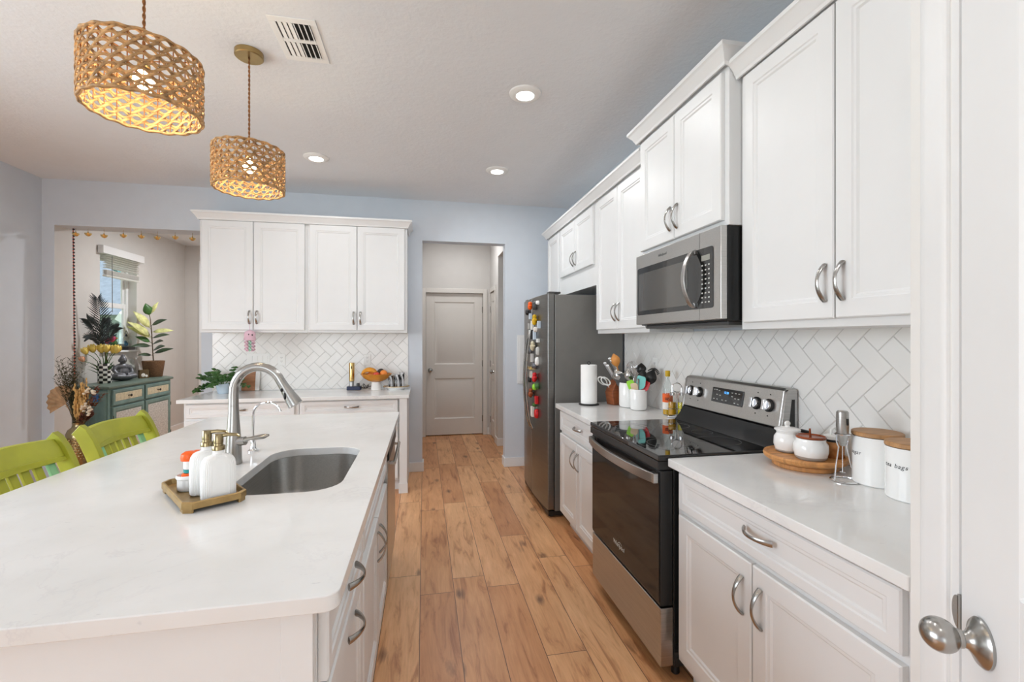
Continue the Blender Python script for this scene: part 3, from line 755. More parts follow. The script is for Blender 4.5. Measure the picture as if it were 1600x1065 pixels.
# back run
cabinet('wall_cabinet', 'white two-door wall cabinet over the leafy plant on the back wall', 'cabinet', (-1.966, 4.51, 0), 0, 0.902, 0.32, 1.447, 2.48, [
    ('door', 0.018, 0.440, 1.47, 2.455, (0.412, 1.585)), ('door', 0.446, 0.880, 1.47, 2.455, (0.474, 1.585))], 'back wall upper cabinets')
cabinet('wall_cabinet', 'white two-door wall cabinet over the fruit bowl on the back wall', 'cabinet', (-1.062, 4.51, 0), 0, 0.902, 0.32, 1.447, 2.48, [
    ('door', 0.018, 0.438, 1.47, 2.455, (0.410, 1.585)), ('door', 0.444, 0.880, 1.47, 2.455, (0.472, 1.585))], 'back wall upper cabinets')
crown('crown_molding', 'white crown molding along the two back wall cabinets', [(-0.158, 4.83), (-0.158, 4.49), (-1.968, 4.49), (-1.968, 4.83)], 2.456, CPROF, 1)
ZB = 0.885
cabinet('base_cabinet', 'white base cabinet under the leafy plant on the back wall', 'cabinet', (-1.972, 4.245, 0), 0, 0.898, 0.57, 0.105, 0.853, [
    ('drawer', 0.02, 0.868, 0.722, 0.838, (0.42, 0.785)), ('door', 0.02, 0.44, 0.125, 0.70, None), ('door', 0.446, 0.868, 0.125, 0.70, None)], 'back wall base cabinets', 0.105)
cabinet('base_cabinet', 'white base cabinet under the fruit bowl at the hall end of the back wall', 'cabinet', (-1.070, 4.245, 0), 0, 0.898, 0.57, 0.105, 0.853, [
    ('drawer', 0.02, 0.840, 0.722, 0.838, (0.44, 0.785)), ('door', 0.02, 0.428, 0.125, 0.70, None), ('door', 0.434, 0.840, 0.125, 0.70, (0.8, 0.6))], 'back wall base cabinets', 0.105)
b = MB(); b.box(-0.168, 4.215, 0, -0.15, 4.825, 0.852); b.box(-0.215, 4.19, 0, -0.148, 4.2145, 0.852); b.box(-0.222, 4.182, 0, -0.142, 4.19, 0.09)
tag(b.build('end_panel', 'cab', bevel=0.002), 'white end panel with a footed corner post closing the back cabinets', 'panel')
slab('countertop', 'white quartz countertop along the back wall under the fruit bowl', -2.0, 4.175, -0.13, 4.826, 0.854, ZB)

# ---------------------------------------------------------------- herringbone tile
def herringbone(name, label, W0, H0, place, outlets=()):
    """tile field in a W0 x H0 rectangle, local x right, z up, front -y"""
    W, L, g = 0.0765, 0.153, 0.0012
    b = MB(); b.m = 1
    b.box(0, 0.0, 0, W0, 0.006, H0); b.m = 0
    def clip(poly, f):
        out = []
        for i in range(len(poly)):
            p, q = poly[i], poly[(i + 1) % len(poly)]
            a, c = f(p), f(q)
            if a >= 0: out.append(p)
            if (a >= 0) != (c >= 0):
                t = a / (a - c); out.append((p[0] + (q[0] - p[0]) * t, p[1] + (q[1] - p[1]) * t))
        return out
    c = math.cos(PI / 4)
    for i in range(-70, 70):
        for j in range(-30, 30):
            ox, oy = i * W + j * L, -i * W + j * L
            for x0, y0, x1, y1 in ((ox, oy, ox + L, oy + W), (ox + L, oy, ox + L + W, oy + L)):
                cx, cy = (x0 + x1) / 2, (y0 + y1) / 2
                X, Y = (cx - cy) * c, (cx + cy) * c
                if X < -0.2 or X > W0 + 0.2 or Y < -0.2 or Y > H0 + 0.2: continue
                poly = [((px - py) * c, (px + py) * c) for px, py in ((x0 + g, y0 + g), (x1 - g, y0 + g), (x1 - g, y1 - g), (x0 + g, y1 - g))]
                for f in (lambda p: p[0], lambda p: W0 - p[0], lambda p: p[1], lambda p: H0 - p[1]):
                    if poly: poly = clip(poly, f)
                if len(poly) < 3: continue
                n = len(poly)
                mx = sum(p[0] for p in poly) / n; mz = sum(p[1] for p in poly) / n
                tx, tz = random.uniform(-1, 1) * 0.004, random.uniform(-1, 1) * 0.004
                fr = [(mx + (p[0] - mx) * 0.97, -0.0022 + (p[0] - mx) * tx + (p[1] - mz) * tz, mz + (p[1] - mz) * 0.97) for p in poly]
                bk = [(p[0], -0.0004, p[1]) for p in poly]
                b._add(bk + fr, [tuple(range(n, 2 * n))] + [(k, (k + 1) % n, n + (k + 1) % n, n + k) for k in range(n)])
    o = b.build(name, ['tile', 'grout'], smooth=False)
    o.matrix_world = place
    return struct(o, label)
herringbone('backsplash_right', 'white herringbone tile backsplash along the right wall', 2.635, 0.522, Matrix.Translation((1.5785, 3.38, 0.9125)) @ Matrix.Rotation(R, 4, 'Z'))
herringbone('backsplash_back', 'white herringbone tile backsplash on the back wall', 1.84, 0.562, Matrix.Translation((-2.0, 4.8335, 0.8855)))

def outlet(label, M4, switches=0):
    w = 0.07 if not switches else 0.046 * switches + 0.024
    t = thing('wall_outlet' if not switches else 'light_switch_plate', label, 'outlet' if not switches else 'switch')
    t.matrix_world = M4
    MB().box(-w / 2, -0.006, -0.0575, w / 2, 0, 0.0575).build('cover_plate', 'whiteplastic', t, bevel=0.0025)
    if not switches:
        MB().box(-0.017, -0.0085, -0.034, 0.017, -0.0062, 0.034).build('receptacle', 'whiteplastic', t, bevel=0.002)
        b = MB()
        for z in (0.018, -0.016):
            b.box(-0.007, -0.0092, z - 0.001, -0.0045, -0.0086, z + 0.008); b.box(0.0045, -0.0092, z - 0.001, 0.007, -0.0086, z + 0.008); b.box(-0.002, -0.0092, z - 0.009, 0.002, -0.0086, z - 0.005)
        b.build('slots', 'ink', t, smooth=False)
    else:
        for k in range(switches):
            x = (k - (switches - 1) / 2) * 0.046
            b = MB(); b._add([(x - 0.0165, -0.0065, -0.033), (x + 0.0165, -0.0065, -0.033), (x + 0.0165, -0.0065, 0.033), (x - 0.0165, -0.0065, 0.033),
                              (x - 0.0165, -0.008, -0.033), (x + 0.0165, -0.008, -0.033), (x + 0.0165, -0.0115, 0.033), (x - 0.0165, -0.0115, 0.033)],
                             [(4, 5, 6, 7), (0, 1, 5, 4), (1, 2, 6, 5), (2, 3, 7, 6), (3, 0, 4, 7)])
            b.build('rocker', 'whiteplastic', t, smooth=False)
    return t
YT = 4.8309
outlet('white four-gang switch plate behind the faucet arch on the back tile', Matrix.Translation((-1.59, YT, 1.188)), 4)
outlet('white outlet beside the switch plate on the back tile', Matrix.Translation((-1.379, YT, 1.182)))
outlet('white outlet behind the fruit bowl on the back tile', Matrix.Translation((-0.567, YT, 1.175)))
outlet('white outlet on the right tile behind the utensil crocks', Matrix.Translation((1.5758, 2.885, 1.20)) @ Matrix.Rotation(R, 4, 'Z'))
t = thing('access_panel', 'flat white access panel on the wall beside the refrigerator', 'panel', (1.0, YB, 1.16))
MB().box(0, -0.012, -0.26, 0.36, -0.0005, 0.27).build('frame', 'trim', t, bevel=0.002)
MB().box(0.02, -0.018, -0.24, 0.34, -0.0125, 0.25).build('cover', 'trim', t, bevel=0.002)

# ---------------------------------------------------------------- island
IX = -0.205        # face frame of the aisle side
L9 = PI / 2
cabinet('island_cabinet', 'white island cabinet nearest the camera, drawer over a pull-out door', 'cabinet', (IX, 0.935, 0), L9, 0.535, 0.60, 0.105, 0.878, [
    ('drawer', 0.012, 0.523, 0.715, 0.862, (0.30, 0.775)), ('door', 0.012, 0.523, 0.125, 0.700, None)], 'island cabinets', 0.105)
o = [c for c in bpy.data.objects if c.name.startswith('island_cabinet')][0]
dr = [c for c in o.children if c.name.startswith('door')][0]
add_handle(dr, 0.288, 0.518, False)
cabinet('island_cabinet', 'white island cabinet under the sink with two doors below a false front', 'cabinet', (IX, 1.472, 0), L9, 0.925, 0.60, 0.105, 0.66, [
    ('door', 0.015, 0.460, 0.125, 0.655, (0.425, 0.55)), ('door', 0.466, 0.910, 0.125, 0.655, (0.505, 0.55))], 'island cabinets', 0.105)
sk = [c for c in bpy.data.objects if c.name.startswith('island_cabinet')][-1]
fo = door_mesh(0.895, 0.147, frame=0.03).build('false_front', 'cab', sk, angle=20); fo.location = (0.015, -0.0008, 0.715)
MB().box(0, 0, 0.66, 0.925, 0.02, 0.878).build('face_rail', 'cab', sk)
# dishwasher
dw = thing('dishwasher', 'stainless dishwasher at the far end of the island', 'dishwasher', (IX, 2.400, 0), L9)
MB().box(0.004, 0.0, 0.10, 0.596, 0.57, 0.872).build('body', 'darkgrey', dw, bevel=0.002)
MB().box(0.006, -0.024, 0.115, 0.594, -0.001, 0.755).build('door', 'steelh', dw, bevel=0.004)
MB().box(0.006, -0.030, 0.762, 0.594, -0.001, 0.868).build('control_panel', 'black', dw, bevel=0.004)
MB().box(0.004, 0.065, 0, 0.596, 0.57, 0.099).build('toe_kick', 'black', dw)
MB().tube([(0.06, -0.052, 0.735), (0.54, -0.052, 0.735)], 0.009, 10).box(0.07, -0.05, 0.728, 0.085, -0.025, 0.742).box(0.515, -0.05, 0.728, 0.53, -0.025, 0.742).build('handle', 'nickel', dw)
# end panels and the seating side
b = MB(); b.box(-0.86, 0.915, 0, IX + 0.0, 0.933, 0.879); b.box(-0.262, 0.908, 0, IX + 0.0, 0.9148, 0.879); b.box(-0.86, 0.908, 0, -0.262, 0.9148, 0.10)
tag(b.build('island_end_panel', 'cab', bevel=0.002), 'white end panel closing the near end of the island', 'panel')
b = MB(); b.box(-0.86, 3.004, 0, IX, 3.022, 0.879)
tag(b.build('island_end_panel', 'cab', bevel=0.002), 'white end panel closing the far end of the island beside the dishwasher', 'panel')
b = MB(); b.box(-0.86, 0.934, 0, -0.84, 3.003, 0.879)
for k in range(4): b.box(-0.867, 0.96 + k * 0.52, 0.14, -0.8602, 0.96 + k * 0.52 + 0.06, 0.82)
tag(b.build('island_back_panel', 'cab', bevel=0.002), 'white island panel facing the green stools', 'panel')

SX0, SX1, SY0, SY1, SR = -0.618, -0.268, 1.512, 2.112, 0.105
def counter_with_hole(z0, z1):
    outer = rrect(-1.275, 0.892, -0.157, 3.06, 0.028, 7)
    inner = rrect(SX0, SY0, SX1, SY1, SR, 7)
    n = len(outer); vs = []; fs = []
    for z in (z0, z1):
        vs += [(x, y, z) for x, y in outer]; vs += [(x, y, z) for x, y in inner]
    T = 2 * n
    for i in range(n):
        j = (i + 1) % n
        fs.append((T + i, T + j, T + n + j, T + n + i))          # top
        fs.append((j, i, n + i, n + j))                         # bottom
        fs.append((i, j, T + j, T + i))                         # outer wall
        fs.append((n + j, n + i, T + n + i, T + n + j))         # hole wall
    b = MB(); b._add(vs, fs); return b
tag(counter_with_hole(0.880, 0.912).build('countertop', 'quartz', bevel=0.003), 'long white quartz island countertop with the sink cut-out', 'countertop')
sink = thing('sink', 'undermount stainless sink in the island', 'sink', (0, 0, 0))
b = MB(); rg = []
for ins, z in ((-0.022, 0.8795), (-0.004, 0.8795), (-0.003, 0.86), (0.004, 0.74), (0.012, 0.705), (0.035, 0.690), (0.12, 0.684)):
    rg.append([(x, y, z) for x, y in rrect(SX0 + ins, SY0 + ins, SX1 - ins, SY1 - ins, max(0.03, SR - ins), 7)])
b.loft(rg, cap0=False, cap1=True)
b.build('basin', 'steelh', sink, solid=0.0015, angle=50)
b = MB(); b.lathe([(0.002, 0.6865), (0.038, 0.6865), (0.042, 0.690), (0.044, 0.6875)], (-0.443, 1.812, 0), 24)
b.build('drain', 'chrome', sink)

# faucet
fx, fy = -0.715, 1.905
fa = thing('faucet', 'brushed nickel pull-down faucet arching over the sink', 'faucet', (fx, fy, 0.912))
b = MB(); b.lathe([(0.002, 0.0005), (0.030, 0.0005), (0.030, 0.004), (0.0285, 0.02), (0.0275, 0.06), (0.0245, 0.11), (0.0205, 0.16), (0.0175, 0.215), (0.0175, 0.222)], seg=28)
b.build('body', 'nickel', fa)
pts = [(0, 0, 0.2225), (0, 0, 0.24), (0, 0, 0.262)]
for k in range(1, 15):
    a = PI - (PI * 0.86) * k / 14
    pts.append((0.089 + 0.089 * math.cos(a), -0.010 * k / 14, 0.272 + 0.098 * math.sin(a)))
b = MB(); b.tube(pts, 0.0172, 20)
b.build('spout', 'nickel', fa)
e = Vector(pts[-1]); dd = (Vector(pts[-1]) - Vector(pts[-2])).normalized(); dd = (dd + Vector((0.05, 0, 0))).normalized()
b = MB(); b.tube([e + dd * s for s in (0.0, 0.012, 0.03, 0.060, 0.092, 0.108, 0.110)], [0.0174, 0.0177, 0.0190, 0.0225, 0.0268, 0.0282, 0.023], 22)
sh = b.build('spray_head', 'nickel', fa)
side = Vector((-0.5, -0.86, 0)); side = (side - dd * side.dot(dd)).normalized()
b = MB(); b.ell(e + dd * 0.034 + side * 0.019, (0.006, 0.006, 0.0075), 10, 7); b.ell(e + dd * 0.06 + side * 0.0228, (0.005, 0.005, 0.014), 10, 7)
b.build('spray_button', 'black', sh)
b = MB(); b.tube([(0.012, -0.004, 0.085), (0.045, -0.010, 0.088)], [0.017, 0.0165], 18); b.tube([(0.040, -0.010, 0.090), (0.06, -0.012, 0.096), (0.085, -0.012, 0.099), (0.112, -0.012, 0.103), (0.128, -0.012, 0.107)], [0.0105, 0.0065, 0.0085, 0.0095, 0.004], 12, flat=1.5, up=(0, 0, 1))
b.build('lever', 'nickel', fa)
sf = thing('filtered_water_faucet', 'slim chrome filtered water faucet behind the main faucet', 'faucet', (-0.712, 2.10, 0.912))
b = MB(); b.lathe([(0.002, 0.0005), (0.021, 0.0005), (0.021, 0.004), (0.014, 0.009), (0.0105, 0.014), (0.0105, 0.045), (0.0125, 0.047), (0.0125, 0.056), (0.006, 0.062)], seg=20)
b.build('body', 'chrome', sf)
pts = [(0, 0, 0.06), (0, 0, 0.15)]
for k in range(1, 13):
    a = PI - PI * 0.95 * k / 12
    pts.append((0.054 + 0.054 * math.cos(a), 0, 0.158 + 0.048 * math.sin(a)))
b = MB(); b.tube(pts, 0.0048, 10); b.build('spout', 'chrome', sf)
b = MB(); b.tube([(0, -0.006, 0.052), (0.03, -0.02, 0.058)], [0.005, 0.0035], 8); b.build('lever', 'chrome', sf)

# soap tray and what stands on it
tr = thing('soap_tray', 'antique gold tray with clipped corners on the island', 'tray', (-0.662, 1.537, 0.912), math.radians(126))
def oct(hx, hy, c): return [(hx, -hy + c), (hx, hy - c), (hx - c, hy), (-hx + c, hy), (-hx, hy - c), (-hx, -hy + c), (-hx + c, -hy), (hx - c, -hy)]
b = MB(); rg = []
for ins, z in ((0.012, 0.0085), (0.0, 0.011), (0.0, 0.028), (0.003, 0.031), (0.007, 0.030), (0.010, 0.016), (0.014, 0.0145)):
    rg.append([(x, y, z) for x, y in oct(0.152 - ins, 0.080 - ins, 0.02)])
b.loft(rg); b.build('tray_body', 'traygold', tr, angle=25)
for sx in (-1, 1):
    for sy in (-1, 1):
        MB().prism([(sx * 0.148, sy * 0.055), (sx * 0.148, sy * 0.06), (sx * 0.132, sy * 0.077), (sx * 0.10, sy * 0.077), (sx * 0.10, sy * 0.066), (sx * 0.125, sy * 0.055)], 0.0, 0.0105).build('foot', 'traygold', tr)
def soap_pump(label, loc, rz, rzp):
    t = thing('soap_dispenser', label, 'soap dispenser', loc, rz, 'soap dispensers on the gold tray')
    b = MB(); rg = []
    seg = 72
    prof = [(0.90, 0.0003), (0.985, 0.003), (1.0, 0.008), (1.0, 0.085), (0.985, 0.098), (0.93, 0.110), (0.80, 0.120), (0.60, 0.1255), (0.40, 0.128), (0.33, 0.131), (0.33, 0.140)]
    for s, z in prof:
        ring = []
        for i in range(seg):
            a = 2 * PI * i / seg; ca, sa = math.cos(a), math.sin(a)
            x = 0.044 * s * math.copysign(abs(ca) ** 0.62, ca); y = (0.029 * s if s > 0.45 else 0.0435 * s) * math.copysign(abs(sa) ** (0.75 if s > 0.45 else 0.9), sa)
            if s <= 0.45: x = 0.0435 * s * ca; y = 0.0435 * s * sa
            rib = 1 - 0.035 * abs(math.sin(a * 18)) if 0.45 < s else 1
            ring.append((x * rib, y * rib, z))
        rg.append(ring)
    b.loft(rg); b.build('bottle', 'white', t, angle=40)
    b = MB(); b.lathe([(0.0135, 0.1403), (0.0165, 0.1403), (0.0165, 0.151), (0.0155, 0.153), (0.0125, 0.1535), (0.0120, 0.160), (0.0128, 0.161), (0.0128, 0.184), (0.011, 0.187), (0.002, 0.188)], seg=20)
    p = b.build('pump', 'bronze', t)
    d = Vector((math.cos(rzp - rz), math.sin(rzp - rz), 0))
    b = MB(); b.tube([d * 0.004 + Vector((0, 0, 0.181)), d * 0.026 + Vector((0, 0, 0.183)), d * 0.046 + Vector((0, 0, 0.181)), d * 0.054 + Vector((0, 0, 0.175))], [0.0062, 0.0055, 0.0045, 0.0036], 8)
    b.build('nozzle', 'bronze', p)
    return t
ax = Vector((math.cos(math.radians(126)), math.sin(math.radians(126)), 0)); ay = Vector((-ax.y, ax.x, 0)) * -1
tc = Vector((-0.662, 1.537, 0.9268))
p1 = tc - ax * 0.108 + ay * 0.014; p2 = tc - ax * 0.028 + ay * 0.004; p3 = tc + ax * 0.047 - ay * 0.026
soap_pump('white ribbed soap dispenser at the front of the gold tray, near the sink', p1, math.radians(33), math.radians(10))
soap_pump('white ribbed soap dispenser in the middle of the gold tray, beside the round dish', p2, math.radians(33), math.radians(10))
dish = thing('ribbed_dish', 'small round ribbed white dish at the back of the gold tray', 'dish', p3)
b = MB(); b.lathe([(0.002, 0.0003), (0.028, 0.0003), (0.030, 0.004), (0.0305, 0.034), (0.0335, 0.038), (0.0335, 0.046), (0.031, 0.047), (0.0285, 0.043), (0.027, 0.012), (0.002, 0.010)], seg=64, ribs=26, ribd=0.03)
b.build('bowl', 'white', dish)
br = thing('dish_brush', 'orange-capped soap dispensing dish brush standing in the ribbed dish', 'brush', p3 + Vector((0.002, 0.0, 0.0105)))
b = MB(); b.lathe([(0.002, 0), (0.020, 0), (0.021, 0.018), (0.0215, 0.036), (0.016, 0.041), (0.002, 0.042)], seg=20); b.build('scrub_head', 'orange', br)
b = MB(); b.lathe([(0.0158, 0.0425), (0.0165, 0.047), (0.0165, 0.052), (0.002, 0.053)], seg=18); b.build('collar', 'teal', br)
b = MB(); b.lathe([(0.0155, 0.0535), (0.0165, 0.058), (0.0160, 0.078), (0.002, 0.079)], seg=18); b.build('soap_chamber', 'whiteplastic', br)
b = MB(); b.lathe([(0.002, 0.0793), (0.021, 0.0793), (0.0222, 0.088), (0.020, 0.099), (0.011, 0.106), (0.002, 0.107)], seg=20, sx=1.1); b.ell((0.015, 0.012, 0.101), (0.014, 0.012, 0.006), 12, 7); b.build('cap', 'orange', br)

# ---------------------------------------------------------------- range
ra = thing('range', 'stainless electric range with black glass cooktop', 'range', (0.97, 2.422, 0), R)
RW = 0.754
MB().box(0.004, 0.022, 0.06, RW - 0.004, 0.585, 0.893).build('body', 'blackmetal', ra, bevel=0.003)
for x in (0.04, RW - 0.07):
    for y in (0.06, 0.52):
        b = MB(); b.lathe([(0.015, 0.0), (0.018, 0.005), (0.012, 0.059)], (x + 0.015, y, 0), 12); b.build('levelling_foot', 'black', ra)
b = MB(); b.box(-0.004, -0.048, 0.898, RW + 0.004, 0.480, 0.922)
ct = b.build('cooktop', 'blackglass', ra, bevel=0.006, bseg=3)
b = MB()
def ring(b, cx, cy, r, z, w=0.0012, a0=0, a1=2 * PI):
    n = 48; vs = []; fs = []
    for k in range(n + 1):
        a = a0 + (a1 - a0) * k / n
        vs += [(cx + (r - w) * math.cos(a), cy + (r - w) * math.sin(a), z), (cx + (r + w) * math.cos(a), cy + (r + w) * math.sin(a), z)]
    for k in range(n): fs.append((2 * k, 2 * k + 1, 2 * k + 3, 2 * k + 2))
    b._add(vs, fs)
for cx, cy, rs in ((0.19, 0.10, (0.115, 0.075)), (0.56, 0.10, (0.125, 0.085)), (0.19, 0.36, (0.075,)), (0.56, 0.36, (0.095,)), (0.375, 0.40, (0.05,))):
    for r in rs: ring(b, cx, cy, r, 0.92225)
b.build('burner_rings', 'greyink', ct, smooth=False)
b = MB(); b._add([(0, -0.048, 0.862), (RW, -0.048, 0.862), (RW, 0.02, 0.862), (0, 0.02, 0.862), (0, -0.048, 0.897), (RW, -0.048, 0.897), (RW, 0.02, 0.897), (0, 0.02, 0.897)], [(0, 3, 2, 1), (4, 5, 6, 7), (0, 1, 5, 4), (1, 2, 6, 5), (2, 3, 7, 6), (3, 0, 4, 7)])
b.build('front_trim', 'blackmetal', ra, bevel=0.003)
od = MB().box(0.003, -0.036, 0.312, RW - 0.003, 0.018, 0.858).build('door', 'black', ra, bevel=0.004)
MB().box(0.010, -0.0395, 0.325, RW - 0.010, -0.0362, 0.850).build('door_glass', 'ovenglass', od, bevel=0.001)
b = MB(); n = 16; rg = []
for k in range(n + 1):
    t = k / n; x = 0.02 + (RW - 0.04) * t
    y = -0.052 - 0.038 * math.sin(PI * t) ** 0.7
    rg.append([(x, y - 0.008, 0.806), (x, y + 0.008, 0.806), (x, y + 0.008, 0.846), (x, y - 0.008, 0.846)])
b.loft(rg)
b.box(0.012, -0.062, 0.806, 0.052, -0.04, 0.846); b.box(RW - 0.052, -0.062, 0.806, RW - 0.012, -0.04, 0.846)
b.build('handle', 'steel', od, bevel=0.003)
text('logo', 'Whirlpool', 0.030, 'silklabel', od, (0.36, -0.0398, 0.385), (PI / 2, 0, 0), shear=0.15)
b = MB(); ring(b, 0, 0, 0.026, 0, 0.0012, 0.3, 2.7)
lo = b.build('logo_swoosh', 'silklabel', od, smooth=False); lo.location = (0.375, -0.0399, 0.378); lo.rotation_euler = (PI / 2, 0, 0)
MB().box(0.003, -0.036, 0.068, RW - 0.003, 0.02, 0.304).build('drawer', 'steel', ra, bevel=0.004)
# backguard
b = MB(); b.loft([[(x, 0.470, 0.9225), (x, 0.592, 0.9225), (x, 0.592, 1.0), (x, 0.522, 1.0), (x, 0.505, 0.965)] for x in (0.006, RW - 0.006)])
b.build('rear_vent', 'blackmetal', ra, bevel=0.002)
prof = [(0.520, 1.006), (0.596, 1.006), (0.596, 1.172), (0.585, 1.178), (0.560, 1.178), (0.547, 1.168)]
b = MB(); b.loft([[(x, y, z) for y, z in prof] for x in (0.012, RW - 0.012)])
bg = b.build('backguard', 'steelh', ra, bevel=0.006, bseg=3)
for x0, x1 in ((-0.001, 0.0115), (RW - 0.0115, RW + 0.001)):
    b = MB(); b.loft([[(x, y, z) for y, z in [(0.518, 0.985), (0.602, 0.985), (0.602, 1.165), (0.590, 1.176), (0.556, 1.172), (0.545, 1.160)]] for x in (x0, x1)])
    b.build('side_cap', 'steel', ra, bevel=0.003)
b = MB(); b.loft([[(x, y, z) for y, z in [(0.556, 1.0), (0.586, 1.0), (0.586, 1.13), (0.572, 1.13)]] for x in (RW + 0.0012, RW + 0.0022)])
b.build('side_vent', 'black', ra)
tilt = math.atan2(0.547 - 0.520, 1.168 - 1.006)
def on_guard(x, z): return (x, 0.520 + (z - 1.006) * (0.027 / 0.162), z)
FG = Matrix.Rotation(-tilt, 4, 'X')
disp = MB().box(-0.118, -0.004, -0.038, 0.118, 0.0, 0.038).build('display', 'blackglass', bg, bevel=0.002)
disp.matrix_parent_inverse = Matrix(); disp.location = on_guard(0.385, 1.098); disp.rotation_euler = (-tilt, 0, 0)
b = MB(); b.box(-0.022, -0.0046, 0.010, -0.006, -0.0042, 0.026); b.box(-0.002, -0.0046, 0.010, 0.012, -0.0042, 0.026)
text('clock_digits', '12:30', 0.016, 'lcd', disp, (-0.004, -0.0044, 0.017), (PI / 2, 0, 0))
b = MB()
for x, z in ((-0.10, 0.026), (-0.08, 0.026), (-0.06, 0.024), (0.04, 0.022), (0.065, 0.022), (0.09, 0.022), (-0.075, 0.002), (-0.05, 0.0), (0.042, 0.004), (0.065, -0.004), (0.09, -0.004), (-0.095, -0.022), (-0.07, -0.022), (-0.03, -0.022), (0.0, -0.022), (0.065, -0.026), (0.09, -0.028)):
    b.box(x - 0.006, -0.0046, z - 0.002, x + 0.006, -0.0042, z + 0.002)
b.build('button_lettering', 'silklabel', disp, smooth=False)
for x in (0.075, 0.150, 0.592, 0.668):
    kb = thing('knob', None, None)
    kb.parent = bg; kb.location = on_guard(x, 1.094); kb.rotation_euler = (-tilt, 0, 0)
    bb = MB(); bb.lathe([(0.002, -0.0), (0.029, -0.0), (0.029, -0.006), (0.026, -0.009), (0.002, -0.009)], seg=28, axis='y'); bb.build('knob_collar', 'black', kb)
    bb = MB(); bb.lathe([(0.002, -0.0095), (0.0235, -0.0095), (0.0225, -0.020), (0.002, -0.021)], seg=28, axis='y'); bb.box(-0.008, -0.036, -0.023, 0.008, -0.0205, 0.023)
    bb.build('knob_grip', 'chrome', kb, bevel=0.002)
b = MB()
for x in (0.075, 0.150, 0.592, 0.668):
    for z in (1.048, 1.142):
        p = on_guard(x, z); b.box(p[0] - 0.0025, p[1] - 0.0015, z - 0.0025, p[0] + 0.0025, p[1] + 0.001, z + 0.0025)
b.build('dot_marking', 'ink', bg, smooth=False)

# ---------------------------------------------------------------- microwave
mw = thing('microwave', 'stainless over-the-range microwave with curved bar handle', 'microwave', (1.200, 2.420, 1.447), R)
MB().box(0.003, 0.032, 0.018, 0.755, 0.375, 0.412).build('body', 'black', mw, bevel=0.003)
md = MB().box(0.0, 0.0, 0.024, 0.758, 0.030, 0.4125).build('door', 'steelh', mw, bevel=0.004)
def facep(x0, z0, x1, z1, r, y0, y1):
    b = MB(); P = rrect(x0, z0, x1, z1, r, 5)
    b.loft([[(x, y0, z) for x, z in P], [(x, y1, z) for x, z in P]][::-1]); return b
facep(0.022, 0.075, 0.708, 0.338, 0.012, -0.0022, 0.0005).build('black_glass_panel', 'blackglass', md, angle=30)
facep(0.040, 0.098, 0.520, 0.305, 0.006, -0.0032, -0.0024).build('window', 'mwglass', md, angle=30)
n = 14; rg = []
for k in range(n + 1):
    t = k / n; z = 0.085 + 0.255 * t; y = -0.012 - 0.046 * math.sin(PI * t) ** 0.75; 
    x = 0.575
    rg.append([(x - 0.013, y - 0.006, z), (x + 0.013, y - 0.006, z), (x + 0.013, y + 0.006, z), (x - 0.013, y + 0.006, z)])
b = MB(); b.loft(rg)
b.box(0.562, -0.012, 0.082, 0.588, -0.0005, 0.104); b.box(0.562, -0.012, 0.321, 0.588, -0.0005, 0.343)
b.build('handle', 'steel', md, bevel=0.003)
facep(0.628, 0.282, 0.688, 0.306, 0.002, -0.0034, -0.0024).build('display', 'lcdgrey', md)
b = MB()
for r_ in range(9):
    for c_ in range(3):
        x = 0.628 + 0.024 * c_; z = 0.262 - 0.020 * r_
        b.box(x, -0.003, z - 0.003, x + 0.010, -0.0024, z + 0.003)
b.build('keypad_lettering', 'silklabel', md, smooth=False)
text('logo', 'Whirlpool', 0.020, 'greyink', md, (0.29, -0.0006, 0.375), (PI / 2, 0, 0), shear=0.15)
b = MB(); b.box(0.609, -0.0008, 0.026, 0.6105, 0.0004, 0.410); b.build('seam', 'greyink', md, smooth=False)
b = MB()
b.box(0.02, 0.05, 0.0, 0.735, 0.34, 0.0175)
b.build('underside', 'darkgrey', mw, bevel=0.004)
b = MB()
for k in range(14): b.box(0.05 + k * 0.02, 0.10, -0.003, 0.058 + k * 0.02, 0.22, -0.0005)
b.build('grease_filter', 'steel', mw, smooth=False)

# ---------------------------------------------------------------- refrigerator
fr = thing('refrigerator', 'stainless side-by-side refrigerator covered in magnets', 'refrigerator', (1.0, 4.232, 0), R)
FW = 0.845
MB().box(0, 0, 0.05, FW, 0.565, 1.735).build('body', 'fridgeside', fr, bevel=0.004)
MB().box(0.01, -0.05, 0.012, FW - 0.01, 0.5, 0.0495).build('base_grille', 'black', fr, bevel=0.003)
def fdoor(x0, x1, r0, r1):
    b = MB(); n = 8
    fr_ = []
    for k in range(n + 1):
        x = x0 + (x1 - x0) * k / n
        fr_.append((x, -0.078 + 0.022 * ((x - FW / 2) / (FW / 2)) ** 2))
    poly = [(x1, -0.004), (x0, -0.004)] + fr_
    b.prism(poly, 0.06, 1.742)
    return b.build('door', 'fridgedoor', fr, bevel=0.006, bseg=3, angle=30)
fz = 0.395
da = fdoor(0.002, fz - 0.003, 0, 0); db = fdoor(fz + 0.003, FW - 0.002, 0, 0)
for dpar, x in ((da, fz - 0.045), (db, fz + 0.045)):
    n = 18; pts = []; rr = []
    for k in range(n + 1):
        t = k / n; pts.append((x, -0.079 - 0.058 * math.sin(PI * t) ** 0.6, 0.62 + 0.85 * t)); rr.append(0.013)
    b = MB(); b.tube(pts, rr, 10, flat=0.7, up=(1, 0, 0)); b.build('handle', 'nickel', dpar)
for hx in (0.01, FW - 0.08): MB().box(hx, -0.045, 1.7425, hx + 0.07, 0.05, 1.757).build('hinge_cover', 'darkgrey', fr, bevel=0.003)
b = MB(); b.lathe([(0.002, 0), (0.016, 0), (0.018, 0.01), (0.002, 0.012)], (FW - 0.04, -0.02, 0.001), 12); b.build('caster', 'black', fr)
